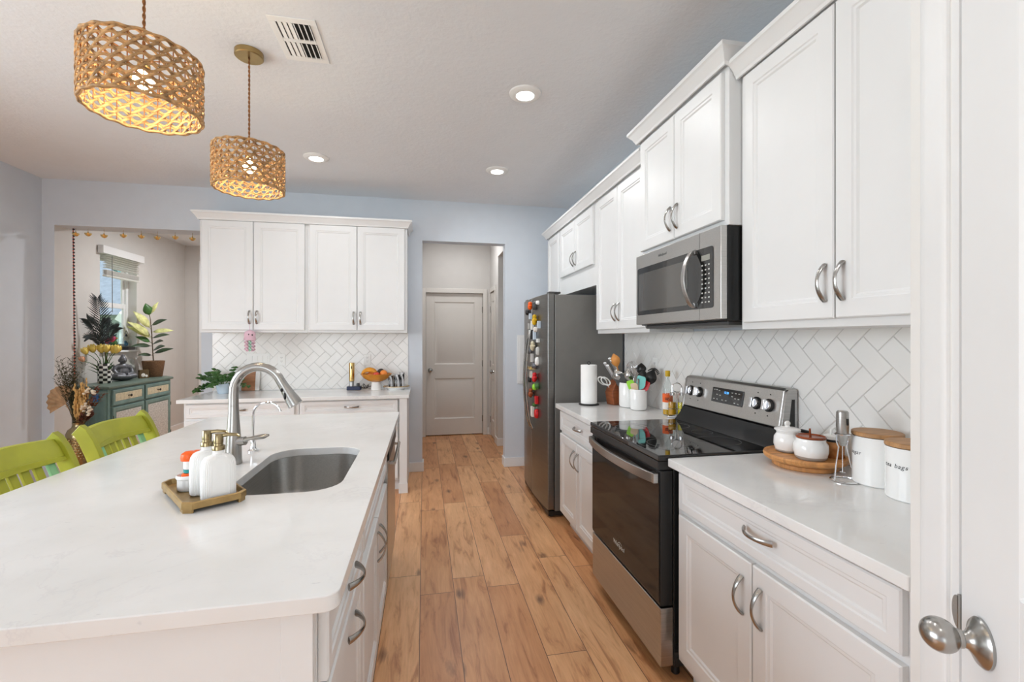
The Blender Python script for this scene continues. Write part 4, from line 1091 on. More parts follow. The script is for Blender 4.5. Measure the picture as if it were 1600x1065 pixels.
# magnets: (px-derived door position y, z), size, colour, shape, words
def fdx(wy):
    lx = 4.232 - wy
    return 1.0 - 0.078 + 0.022 * ((lx - FW / 2) / (FW / 2)) ** 2
MAGS = [
 (3.80, 1.672, .062, .075, 'orange', 'fig', 'orange figure magnet at the top of the refrigerator door'),
 (3.97, 1.628, .05, .055, 'black', 'rnd', 'dark round magnet at the top left of the refrigerator door'),
 (3.70, 1.668, .05, .075, 'darkgrey', 'oval', 'tall dark oval magnet right of the orange figure magnet'),
 (3.60, 1.686, .035, .035, 'white', 'rnd', 'small white round magnet nearest the top door edge'),
 (3.83, 1.585, .045, .05, 'bluewhite', 'rect', 'pale square magnet just below the orange figure magnet'),
 (3.655, 1.545, .05, .095, 'yellowcap', 'fig', 'yellow figure magnet high on the refrigerator door'),
 (3.565, 1.505, .03, .06, 'bluewhite', 'rect', 'pale narrow magnet at the door edge beside the yellow figure'),
 (3.87, 1.500, .04, .05, 'silklabel', 'rect', 'small grey-white magnet left of the white tall magnet'),
 (3.76, 1.505, .045, .075, 'whiteplastic', 'rect', 'tall white magnet below the pale square magnet'),
 (3.665, 1.468, .05, .045, 'labelwh', 'rnd', 'cream round magnet below the yellow figure magnet'),
 (3.84, 1.430, .035, .075, 'whiteplastic', 'rect', 'slim white magnet, leftmost of the slim trio'),
 (3.765, 1.425, .03, .08, 'ink', 'rect', 'slim black magnet in the middle of the slim trio'),
 (3.69, 1.420, .04, .075, 'bluewhite', 'rect', 'slim pale magnet, rightmost of the slim trio'),
 (3.59, 1.375, .04, .03, 'whiteplastic', 'rect', 'small white bar magnet near the door edge'),
 (3.71, 1.328, .085, .085, 'champ', 'fig', 'tan figure magnet in the middle of the refrigerator door'),
 (3.855, 1.290, .045, .075, 'silver', 'oval', 'silver oval magnet left of the tan figure'),
 (3.60, 1.290, .04, .07, 'silklabel', 'oval', 'pale oval magnet right of the tan figure'),
 (3.78, 1.228, .055, .07, 'marble', 'rect', 'marbled rectangular magnet below the tan figure'),
 (3.62, 1.205, .045, .07, 'whiteplastic', 'oval', 'white oval magnet near the door edge below the pale oval'),
 (3.70, 1.165, .06, .06, 'silver', 'rnd', 'silver round magnet at mid height on the refrigerator door'),
 (3.86, 1.135, .085, .026, 'gold', 'rect', 'gold bar magnet beside the refrigerator handle'),
 (3.81, 1.082, .035, .055, 'labelwh', 'rect', 'small cream magnet below the gold bar'),
 (3.655, 1.068, .06, .085, 'red', 'fig', 'red figure magnet in the lower half of the magnet field'),
 (3.86, 1.035, .045, .055, 'ink', 'rnd', 'black round magnet low by the handle'),
 (3.62, 1.000, .05, .055, 'leaf', 'rnd', 'green round magnet under the red figure, nearer the door edge'),
 (3.70, 0.985, .05, .055, 'lime', 'rnd', 'light green round magnet left of the green round magnet'),
 (3.78, 0.925, .065, .085, 'terracotta', 'fig', 'brown figure magnet low on the refrigerator door'),
 (3.63, 0.885, .05, .065, 'red', 'rect', 'red rectangular magnet right of the brown figure'),
 (3.70, 0.835, .03, .035, 'leaf', 'rnd', 'tiny green magnet between brown figure and the lowest pair'),
 (3.76, 0.770, .055, .085, 'labelwh', 'rect', 'white rectangular magnet, left one of the lowest pair'),
 (3.64, 0.770, .06, .08, 'red', 'oval', 'red oval magnet, right one of the lowest pair'),
]
for wy, z, w, h, mt, shp, lab in MAGS:
    b = MB(); w *= 0.92
    if shp == 'rect': b.box(-w / 2, -0.022, -h / 2, w / 2, 0, h / 2)
    elif shp in ('rnd', 'oval'):
        b.lathe([(0.001, 0), (1, 0), (0.96, -0.006), (0.7, -0.009), (0.001, -0.010)], seg=18, axis='y'); 
        for p in b.v: p.x *= w / 2; p.z *= h / 2; p.y *= 2.8
    else:
        b.ell((0, -0.020, h * 0.28), (w * 0.30, 0.020, h * 0.22), 12, 8); b.ell((0, -0.022, -h * 0.10), (w * 0.36, 0.022, h * 0.36), 12, 8)
        b.ell((-w * 0.36, -0.020, 0.0), (w * 0.16, 0.019, h * 0.14), 8, 6); b.ell((w * 0.36, -0.020, 0.0), (w * 0.16, 0.019, h * 0.14), 8, 6)
    o = b.build('fridge_magnet', mt, bevel=0.0015 if shp == 'rect' else 0, angle=50)
    lx = 4.232 - wy
    o.location = (fdx(wy) - 0.0012, wy, z); o.rotation_euler = (0, 0, R + math.atan(0.044 * (lx - FW / 2) / (FW / 2) ** 2))
    tag(o, lab, 'magnet', 'magnets on the refrigerator door')

# ---------------------------------------------------------------- ceiling fixtures
def pendant(label, x, y, zb, zt, r, power):
    t = thing('pendant_lamp', label, 'lamp', (x, y, ZC), 0, 'woven pendant lamps over the island')
    b = MB(); b.lathe([(0.002, -0.0275), (0.062, -0.0275), (0.066, -0.024), (0.066, -0.0005), (0.002, -0.0005)], seg=36); b.build('canopy', 'brass', t)
    b = MB(); n = int((ZC - zt) / 0.006)
    for ph in (0, PI): b.tube([(0.0026 * math.cos(k * 0.75 + ph), 0.0026 * math.sin(k * 0.75 + ph), -0.0277 - (ZC - zt - 0.03 - 0.0277) * k / n) for k in range(n + 1)], 0.0026, 5)
    b.build('cord', 'cord', t)
    z0, z1 = zb - ZC, zt - ZC
    b = MB(); rows = 8; nv = 26
    dz = (z1 - z0) / rows
    seg = nv * 6
    for k in range(rows):
        zc = z0 + dz * (k + 0.5)
        for s in (1, -1):
            pts = []
            for i in range(seg):
                a = 2 * PI * i / seg; w = a * nv / 2 + (PI / 2 if k % 2 else 0)
                jit = 0.0014 * math.sin(a * 7 + k * 2.1)
                rr = r + 0.0045 * s * math.cos(w) + 0.002
                pts.append((rr * math.cos(a), rr * math.sin(a), zc + s * dz * 0.50 * math.sin(w) + jit))
            b.tube(pts, 0.0046, 6, flat=0.45, up=(0, 0, 1), closed=True)
    for zz in (z0 - 0.002, z1 + 0.002):
        for dr in (-0.003, 0.003):
            b.tube([((r + dr + 0.0016 * math.sin(i * 0.9)) * math.cos(2 * PI * i / 120), (r + dr + 0.0016 * math.sin(i * 0.9)) * math.sin(2 * PI * i / 120), zz + 0.002 * math.cos(i * 0.9)) for i in range(120)], 0.0042, 6, closed=True)
    sh = b.build('shade', 'rattan', t, angle=80)
    b = MB()
    for i in range(nv):
        a = 2 * PI * (i + 0.5) / nv
        b.tube([((r - 0.001) * math.cos(a), (r - 0.001) * math.sin(a), z0), ((r - 0.001) * math.cos(a), (r - 0.001) * math.sin(a), z1)], 0.0016, 5)
    for k in range(3):
        a = 2 * PI * k / 3
        b.tube([(r * math.cos(a), r * math.sin(a), z1 - 0.002), (0.012 * math.cos(a), 0.012 * math.sin(a), z1 - 0.014)], 0.0022, 5)
    b.build('wire_frame', 'rattanw', sh)
    b = MB(); b.lathe([(0.002, z1 - 0.012), (0.016, z1 - 0.014), (0.018, z1 - 0.034), (0.013, z1 - 0.038), (0.002, z1 - 0.038)], seg=16); b.build('socket', 'brass', t)
    b = MB(); b.lathe([(0.002, z1 - 0.0385), (0.013, z1 - 0.039), (0.016, z1 - 0.050), (0.030, z1 - 0.076), (0.0305, z1 - 0.088), (0.022, z1 - 0.108), (0.002, z1 - 0.114)], seg=20); b.build('bulb', 'bulb', t)
    l = bpy.data.lights.new('pendant_light', 'POINT'); l.energy = power; l.color = (1.0, 0.85, 0.58); l.shadow_soft_size = 0.032
    lo = bpy.data.objects.new('pendant_light', l); COL.objects.link(lo); lo.location = (x, y, zt - 0.148)
    return t
pendant('larger looking woven pendant lamp hanging over the near half of the island', -0.905, 1.695, 2.137, 2.318, 0.158, 2.6)
pendant('woven pendant lamp over the far half of the island, its brass canopy in view', -0.872, 2.515, 2.150, 2.345, 0.158, 2.2)

def downlight(label, x, y, power, vis=True):
    t = thing('recessed_light', label, 'ceiling light', (x, y, ZC), 0, 'recessed ceiling lights')
    b = MB(); b.lathe([(0.050, -0.004), (0.054, -0.017), (0.066, -0.020), (0.082, -0.016), (0.094, -0.008), (0.096, -0.0005), (0.050, -0.0005)], seg=40); b.build('trim_ring', 'vent', t)
    b = MB(); b.lathe([(0.001, -0.020), (0.030, -0.0195), (0.046, -0.017), (0.0495, -0.012), (0.001, -0.010)], seg=36); b.build('diffuser', 'lens', t)
    l = bpy.data.lights.new('downlight', 'AREA'); l.shape = 'DISK'; l.size = 0.11; l.energy = power; l.color = (0.98, 0.985, 1.0); l.spread = PI
    lo = bpy.data.objects.new('downlight', l); COL.objects.link(lo); lo.location = (x, y, ZC - 0.024)
    return t
downlight('round recessed ceiling light nearest the tall right wall cabinets', 0.590, 2.62, 4)
downlight('round recessed ceiling light in front of the hall opening', 0.622, 3.86, 7)
downlight('round recessed ceiling light just right of the far pendant lamp', -0.846, 3.86, 3)
downlight('added out-of-view recessed ceiling light above the aisle beside the near end of the island', 0.50, 1.38, 2.6)  # extra fixture out of view, added to brighten lower doors and floor
downlight('added out-of-view recessed ceiling light above the floor in front of the pantry door', 0.10, 0.15, 1.8)  # second added fixture out of view, fill light for the near end
HL = downlight('added unseen recessed ceiling light in the hall', 0.45, 5.75, 8)  # added behind the header, unseen, to light the hall
FL = downlight('added unseen recessed ceiling light in the far room', -2.3, 6.4, 32)  # unseen fill light added to brighten the far room

va = thing('air_vent', 'white square ceiling air vent beside the pendant canopy', 'vent', (-0.592, 2.365, ZC))
b = MB(); hw, hd = 0.105, 0.165
b.box(-hw, -hd, -0.006, hw, -hd + 0.035, -0.0005); b.box(-hw, hd - 0.035, -0.006, hw, hd, -0.0005)
b.box(-hw, -hd + 0.035, -0.006, -hw + 0.03, hd - 0.035, -0.0005); b.box(hw - 0.03, -hd + 0.035, -0.006, hw, hd - 0.035, -0.0005)
b.box(-hw + 0.03, -0.012, -0.006, hw - 0.03, 0.012, -0.0005)
b.build('frame', 'vent', va, bevel=0.0015)
MB().box(-hw + 0.03, -hd + 0.035, -0.0012, hw - 0.03, hd - 0.035, -0.0006).build('duct_opening', 'void', va, smooth=False)
b = MB()
for k in range(7):
    x = -hw + 0.036 + k * 0.0225
    s = -1 if k < 3 else 1
    for y0, y1 in ((-hd + 0.036, -0.013), (0.013, hd - 0.036)):
        b._add([(x, y0, -0.002), (x + (0.019 if s < 0 else 0.008), y0, -0.006 if s < 0 else -0.012), (x + (0.019 if s < 0 else 0.008), y1, -0.006 if s < 0 else -0.012), (x, y1, -0.002)], [(0, 1, 2, 3)])
b.build('louver_slats', 'vent', va, solid=0.0015, smooth=False)

# ---------------------------------------------------------------- stools
def stool():
    t = thing('bar_stool', 'lime green slat-back bar stool tucked in nearer the camera', 'stool', (0, 0, 0), 0, 'green bar stools at the island')
    # faces +X; origin under the seat centre
    b = MB()
    b.prism(rrect(-0.20, -0.21, 0.20, 0.21, 0.04, 5), 0.615, 0.655); b.build('seat', 'stoolg', t, bevel=0.012, bseg=3)
    prof = [(-0.185, 0.0), (-0.18, 0.30), (-0.18, 0.60), (-0.188, 0.70), (-0.205, 0.80), (-0.236, 0.89), (-0.258, 0.945), (-0.280, 0.985), (-0.296, 0.998)]
    for s in (-1, 1):
        b = MB(); rg = []
        for k, (x, z) in enumerate(prof):
            hx = 0.021 + 0.006 * max(0, min(1, (z - 0.62) / 0.25)) * (1 if k < len(prof) - 2 else 0.75)
            a = math.atan2(prof[min(k + 1, len(prof) - 1)][0] - prof[max(k - 1, 0)][0], prof[min(k + 1, len(prof) - 1)][1] - prof[max(k - 1, 0)][1])
            cx, cz = math.cos(a) * hx, -math.sin(a) * hx
            y0, y1 = s * 0.212 - 0.015, s * 0.212 + 0.015
            rg.append([(x - cx, y0, z - cz), (x + cx, y0, z + cz), (x + cx, y1, z + cz), (x - cx, y1, z - cz)])
        b.loft(rg); b.build('back_post', 'stoolg', t, bevel=0.003, angle=24)
        b = MB(); b.tube([(0.165, s * 0.17, 0.614), (0.185, s * 0.19, 0.0)], [0.026, 0.020], 4); b.build('front_leg', 'stoolg', t)
    def px(z):
        for (x0, z0), (x1, z1) in zip(prof, prof[1:]):
            if z0 <= z <= z1: return x0 + (x1 - x0) * (z - z0) / (z1 - z0)
        return prof[-1][0]
    def rail(name, z0, z1, th, bow, mat='stoolg', n=10):
        b = MB(); rg = []
        for k in range(n + 1):
            u = k / n; y = -0.1965 + 0.393 * u; bx = -bow * math.sin(PI * u)
            rg.append([(px(z0) + bx - th, y, z0), (px(z0) + bx + th, y, z0), (px((z0 + z1) / 2) + bx + th, y, (z0 + z1) / 2), (px(z1) + bx + th, y, z1 + 0.008 * math.sin(PI * u)), (px(z1) + bx - th, y, z1 + 0.008 * math.sin(PI * u)), (px((z0 + z1) / 2) + bx - th, y, (z0 + z1) / 2)])
        b.loft(rg); b.build(name, mat, t, bevel=0.002, angle=24)
    rail('top_rail', 0.922, 0.990, 0.013, 0.026)
    rail('rail_molding', 0.906, 0.9215, 0.016, 0.026)
    rail('lower_rail', 0.70, 0.735, 0.010, 0.03)
    for k in range(7):
        u = (k + 1) / 8; y = -0.196 + 0.392 * u; bx = -0.03 * math.sin(PI * u)
        b = MB(); rg = []
        for z in (0.736, 0.77, 0.81, 0.86, 0.905):
            x = px(z) + bx; w = 0.017
            rg.append([(x - 0.006, y - w, z), (x + 0.006, y - w, z), (x + 0.006, y + w, z), (x - 0.006, y + w, z)])
        b.loft(rg); b.build('slat', 'stoolm' if k in (0, 6) else 'stoolg', t, bevel=0.002)
    for x0, y0, x1, y1, z in ((-0.16, -0.212, 0.16, -0.185, 0.30), (-0.16, 0.212, 0.16, 0.185, 0.30), (0.178, -0.17, 0.178, 0.17, 0.20)):
        b = MB(); b.tube([(x0, y0, z), (x1, y1, z)], 0.014, 8); b.build('stretcher', 'stoolg', t)
    b = MB(); b.box(-0.17, -0.19, 0.57, 0.17, 0.19, 0.6145); b.build('seat_apron', 'stoolg', t, bevel=0.003)
    return t
s1 = stool(); s1.location = (-1.175, 1.925, 0)
s2 = copy_tree(s1); s2.location = (-1.175, 2.495, 0); s2['label'] = 'lime green slat-back bar stool at the far end of the island'

# ---------------------------------------------------------------- back counter
oct_ = thing('octopus_toy', 'pink and mint crochet octopus hanging from a cabinet handle', 'toy', (-1.536, 4.447, 1.30))
b = MB(); b.ell((0, 0, 0.125), (0.047, 0.04, 0.043), 18, 12); b.lathe([(0.046, 0.075), (0.05, 0.088), (0.044, 0.112)], (0, 0, 0), 18, sy=0.8)
b.build('head', 'octopink', oct_)
b = MB(); b.ell((0.003, -0.037, 0.128), (0.006, 0.005, 0.007), 8, 6); b.ell((0.030, -0.032, 0.124), (0.006, 0.005, 0.007), 8, 6); b.build('eyes', 'ink', oct_)
for k in range(8):
    a = 2 * PI * k / 8 + 0.3; pts = []; b = MB()
    for i in range(26):
        t_ = i / 25; sp = t_ * 22 + k
        rad = 0.032
        pts.append((rad * math.cos(a) + 0.008 * math.cos(sp), rad * 0.8 * math.sin(a) + 0.008 * math.sin(sp), 0.085 - 0.105 * t_))
    b.tube(pts, 0.0065, 6); b.build('tentacle', 'octomint' if k in (6, 2) else 'octopink', oct_)
b = MB(); b.tube([(0.0, 0, 0.168), (-0.006, 0.008, 0.20), (-0.012, 0.010, 0.235), (-0.005, 0.008, 0.20), (0.001, 0, 0.168)], 0.0018, 5); b.build('hanging_loop', 'octopink', oct_)

pl = thing('potted_plant', 'leafy green plant in a pale planter on the back counter', 'plant', (-1.82, 4.62, ZB))
b = MB(); b.lathe([(0.002, 0.0005), (0.042, 0.0005), (0.048, 0.012), (0.062, 0.085), (0.064, 0.09), (0.058, 0.09), (0.052, 0.08), (0.002, 0.076)], seg=26); b.build('planter', 'bluewhite', pl)
b = MB(); b.lathe([(0.002, 0.083), (0.055, 0.081), (0.053, 0.078), (0.002, 0.0765)], seg=20); b.build('soil', 'soil', pl)
b = MB(); b2 = MB()
for k in range(34):
    a = random.uniform(0, 2 * PI); L = random.uniform(0.09, 0.19); el = random.uniform(0.15, 1.1)
    d = Vector((math.cos(a) * 1.35, math.sin(a) * 0.7, el)).normalized()
    p0 = Vector((0.04 * math.cos(a), 0.03 * math.sin(a), 0.085)); pts = []
    for i in range(6):
        u = i / 5; pts.append(p0 + d * L * u + Vector((0, 0, -0.22 * L * (u * 2) ** 2 * (1.2 - el) * 0.55)))
    pts = [Vector((p.x, min(p.y, 0.155), max(p.z, 0.012))) for p in pts]
    b2.tube(pts, 0.0016, 5)
    for i in range(2, 6):
        for s in (-1, 1):
            dd = (pts[min(i + 1, 5)] - pts[i - 1]).normalized(); sd = dd.cross(Vector((0, 0, 1))).normalized() * s
            q = (dd * 0.4 + sd + Vector((0, 0, random.uniform(-.2, .5)))).normalized()
            L2 = random.uniform(0.030, 0.050)
            if pts[i].y + q.y * L2 > 0.17: q.y = -abs(q.y)
            b.leaf(pts[i], q, L2, 0.030, up=(0.2, -0.7, 0.7), droop=0.25, n=4)
b2.build('stems', 'stemg', pl); b.build('leaves', 'leaf', pl, solid=0.0008)
bd = thing('serving_board', 'wood and marble serving board leaning against the back tile', 'board', (-1.655, 4.80, ZB), 0)
bd.rotation_euler = (math.radians(-8), 0, 0)
b = MB(); b.box(-0.075, -0.016, 0.001, 0.045, 0.0, 0.205); b.build('wood_half', 'boardwood', bd, bevel=0.004)
b = MB(); b.box(0.0455, -0.016, 0.001, 0.085, 0.0, 0.205); b.build('marble_half', 'marble', bd, bevel=0.004)

wo = thing('electric_wine_opener', 'gold electric wine opener standing on a navy charging base', 'wine opener', (-0.685, 4.70, ZB))
MB().prism(rrect(-0.058, -0.045, 0.075, 0.045, 0.008, 4), 0.0005, 0.036).build('charging_base', 'navy', wo, bevel=0.004)
b = MB(); b.lathe([(0.002, 0.0365), (0.021, 0.0365), (0.021, 0.082), (0.024, 0.086), (0.002, 0.087)], (-0.015, 0, 0), 20); b.build('collar', 'steel', wo)
b = MB(); b.lathe([(0.002, 0.0875), (0.0245, 0.0875), (0.0255, 0.10), (0.0265, 0.262), (0.0245, 0.268), (0.002, 0.269)], (-0.015, 0, 0), 24); gb = b.build('grip', 'gold', wo)
b = MB(); b.ell((-0.015, -0.0265, 0.222), (0.006, 0.003, 0.017), 10, 8); b.build('switch_button', 'black', gb)
b = MB(); b.lathe([(0.002, 0.0365), (0.014, 0.0365), (0.016, 0.055), (0.012, 0.066), (0.002, 0.067)], (0.045, 0, 0), 16); b.build('foil_cutter', 'darkgrey', wo)
b = MB(); pts = [(0.076, 0.0, 0.02)]
for k in range(40):
    u = k / 39; pts.append((0.092 + 0.07 * u + 0.018 * math.cos(u * 14), 0.01 + 0.03 * math.sin(u * 14), 0.012 + 0.045 * abs(math.sin(u * 9)) * (1 - u * 0.6)))
b.tube(pts, 0.0035, 6); b.build('power_cord', 'black', wo)

fb = thing('fruit_bowl', 'amber footed fruit bowl with a white pedestal on the back counter', 'bowl', (-0.462, 4.665, ZB))
b = MB(); b.lathe([(0.002, 0.0005), (0.053, 0.0005), (0.053, 0.012), (0.046, 0.05), (0.042, 0.078), (0.002, 0.08)], seg=30); b.build('pedestal', 'whitem', fb)
b = MB(); b.lathe([(0.002, 0.0805), (0.044, 0.0805), (0.085, 0.095), (0.125, 0.122), (0.150, 0.158), (0.146, 0.159), (0.120, 0.128), (0.080, 0.103), (0.040, 0.092), (0.002, 0.091)], seg=44); b.build('bowl', 'amber', fb)
cx, cy = -0.462, 4.665
def fruit(name, label, cat, kind, x, y, z, r, mat, grp='fruit in the amber bowl'):
    b = MB()
    if kind == 'apple': b.lathe([(0.002, -0.82 * r), (0.35 * r, -0.9 * r), (0.75 * r, -0.65 * r), (r, 0.05 * r), (0.85 * r, 0.62 * r), (0.4 * r, 0.88 * r), (0.12 * r, 0.72 * r), (0.002, 0.66 * r)], seg=20)
    else: b.ell((0, 0, 0), (r, r, r * (1.2 if kind == 'avo' else 0.96)), 18, 12, rot=Matrix.Rotation(0.9, 3, 'Y') if kind == 'avo' else None)
    t = thing(name, label, cat, (cx + x, cy + y, ZB + z), 0, grp)
    b.build('flesh', mat, t)
    b = MB(); b.tube([(0, 0, 0.62 * r), (0.003, 0, 0.62 * r + 0.016)], 0.0018, 5) if kind == 'apple' else b.lathe([(0.001, 0.0), (0.004, 0.0), (0.003, 0.003), (0.001, 0.003)], (0, 0, 0.94 * r), 8)
    b.build('stem', 'stem', t)
fruit('apple', 'red apple at the front of the amber bowl', 'fruit', 'apple', 0.005, -0.060, 0.148, 0.034, 'apple')
fruit('orange', 'orange lying right of the red apple in the amber bowl', 'fruit', 'orange', 0.072, -0.03, 0.162, 0.036, 'orangef')
fruit('avocado', 'dark avocado at the back of the amber bowl', 'fruit', 'avo', 0.035, 0.055, 0.172, 0.031, 'avocado')
fruit('orange', 'orange under the bananas at the left of the amber bowl', 'fruit', 'orange', -0.055, 0.03, 0.146, 0.035, 'orangef')
for k, (dy, dz, lab) in enumerate(((-0.025, 0.192, 'front banana of the pair lying on top of the amber bowl'), (0.012, 0.203, 'rear banana of the pair lying on top of the amber bowl'))):
    t = thing('banana', lab, 'fruit', (cx - 0.066, cy + dy, ZB + dz), 0.15 * k, 'fruit in the amber bowl')
    pts = []; rr = []
    for i in range(13):
        u = i / 12; a = -0.95 + 1.9 * u
        pts.append((0.085 * math.sin(a), 0, 0.085 * math.cos(a) - 0.083)); rr.append(0.004 + 0.0135 * math.sin(PI * min(0.96, max(0.06, u))) ** 0.5)
    b = MB(); b.tube(pts, rr, 8, up=(0, 1, 0)); b.build('peel', 'banana', t)
    b = MB(); b.tube([(-0.0695, 0, -0.034), (-0.078, 0, -0.044)], 0.0045, 6); b.build('stem_tip', 'stem', t)
gt = thing('serving_tray', 'oval gold-rimmed white tray at the right end of the back counter', 'tray', (-0.268, 4.64, ZB))
b = MB(); b.lathe([(0.002, 0.0005), (0.078, 0.0005), (0.08, 0.010), (0.115, 0.022), (0.124, 0.031), (0.121, 0.033), (0.10, 0.024), (0.002, 0.020)], seg=40, sy=0.72); b.build('tray_body', 'white', gt)
b = MB(); b.tube([(0.1255 * math.cos(2 * PI * k / 48), 0.1255 * 0.72 * math.sin(2 * PI * k / 48), 0.034) for k in range(48)], 0.0042, 6, closed=True); b.build('rim', 'gold', gt)
for x, y, h, lab in ((-0.055, -0.012, 0.118, 'black and clear etched glass at the left of the small tray'), (-0.010, 0.028, 0.118, 'black and clear etched glass at the back of the small tray'), (0.012, -0.028, 0.130, 'black and clear etched glass at the front of the small tray'), (0.055, 0.0, 0.150, 'tallest black and clear etched glass, at the right of the tray')):
    b = MB(); b.lathe([(0.002, 0.0005), (0.021, 0.0005), (0.0225, 0.004), (0.0235, h), (0.0215, h), (0.0205, 0.008), (0.002, 0.006)], seg=24)
    o = b.build('drinking_glass', 'etched'); o.location = (-0.268 + x, 4.64 + y, ZB + 0.0212); tag(o, lab, 'glass', 'etched glasses on the small tray')

# ---------------------------------------------------------------- right counter, far half
ZT = 0.912
pt_ = thing('paper_towel_holder', 'paper towel roll on an upright holder beside the refrigerator', 'paper towels', (1.175, 3.115, ZT))
b = MB(); b.lathe([(0.002, 0.0005), (0.072, 0.0005), (0.074, 0.006), (0.070, 0.010), (0.002, 0.011)], seg=32); b.build('base', 'black', pt_)
b = MB(); b.lathe([(0.019, 0.0115), (0.056, 0.0115), (0.0585, 0.014), (0.0585, 0.286), (0.056, 0.289), (0.019, 0.289)], seg=36); b.build('towel_roll', 'towel', pt_)
b = MB(); b.tube([(0, 0, 0.0115), (0, 0, 0.292)], 0.006, 8); b.tube([(0.012 * math.cos(2 * PI * k / 16), 0, 0.302 + 0.010 * math.sin(2 * PI * k / 16)) for k in range(16)], 0.0025, 6, closed=True); b.build('post', 'black', pt_)

kb = thing('knife_block', 'red-brown wooden knife block in the counter corner', 'knife block', (1.40, 3.10, ZT), math.radians(12))
b = MB(); b.loft([[(x, y, z) for x, z in [(-0.075, 0.0005), (0.075, 0.0005), (0.085, 0.12), (0.03, 0.225), (-0.055, 0.165), (-0.09, 0.09)]] for y in (-0.045, 0.045)][::-1])
b.build('block', 'knifewood', kb, bevel=0.006)
rk = math.radians(12)
def kb_world(x, y, z): return Vector((1.40 + x * math.cos(rk) - y * math.sin(rk), 3.10 + x * math.sin(rk) + y * math.cos(rk), ZT + z))
kd = Vector((-0.60, -0.12, 0.78)).normalized()
for k, (x, y, z, L, lab) in enumerate(((-0.040, -0.020, 0.178, 0.140, 'steel knife handle leftmost in the front row of the knife block'), (0.000, -0.022, 0.206, 0.150, 'steel knife handle rightmost in the front row of the knife block'), (-0.030, 0.020, 0.186, 0.150, 'steel knife handle in the back row of the block, left'), (0.012, 0.018, 0.214, 0.155, 'steel knife handle in the back row of the block, right'))):
    t = thing('kitchen_knife', lab, 'knife', kb_world(x, y, z), rk, 'knives in the block')
    b = MB(); rg = [kd * s for s in (0.0, 0.02, 0.05, 0.09, L)]
    b.tube(rg, [0.010, 0.0135, 0.0125, 0.0145, 0.015], 8, flat=0.62, up=(0, 1, 0)); b.build('handle', 'alu', t)
    b = MB(); b.tube([kd * -0.004, kd * 0.004], 0.0128, 8, flat=0.7, up=(0, 1, 0)); b.build('bolster', 'black', t)
sc = thing('scissors', 'white-handled scissors hanging on the front of the knife block', 'scissors', kb_world(-0.088, -0.012, 0.125), rk)
b = MB()
for s in (-1, 1):
    b.tube([(-0.048 + 0.036 * math.cos(2 * PI * k / 20) * 1.0, s * 0.020 + 0.018 * math.sin(2 * PI * k / 20), 0.050 + 0.030 * math.cos(2 * PI * k / 20 + 2.4)) for k in range(20)], 0.0048, 6, closed=True)
b.build('finger_loops', 'whiteplastic', sc)
b = MB(); b.tube([(-0.024, -0.004, 0.03), (-0.004, 0, 0.004)], [0.006, 0.005], 6); b.tube([(-0.024, 0.006, 0.03), (-0.004, 0.002, 0.004)], [0.006, 0.005], 6); b.build('blades', 'chrome', sc)

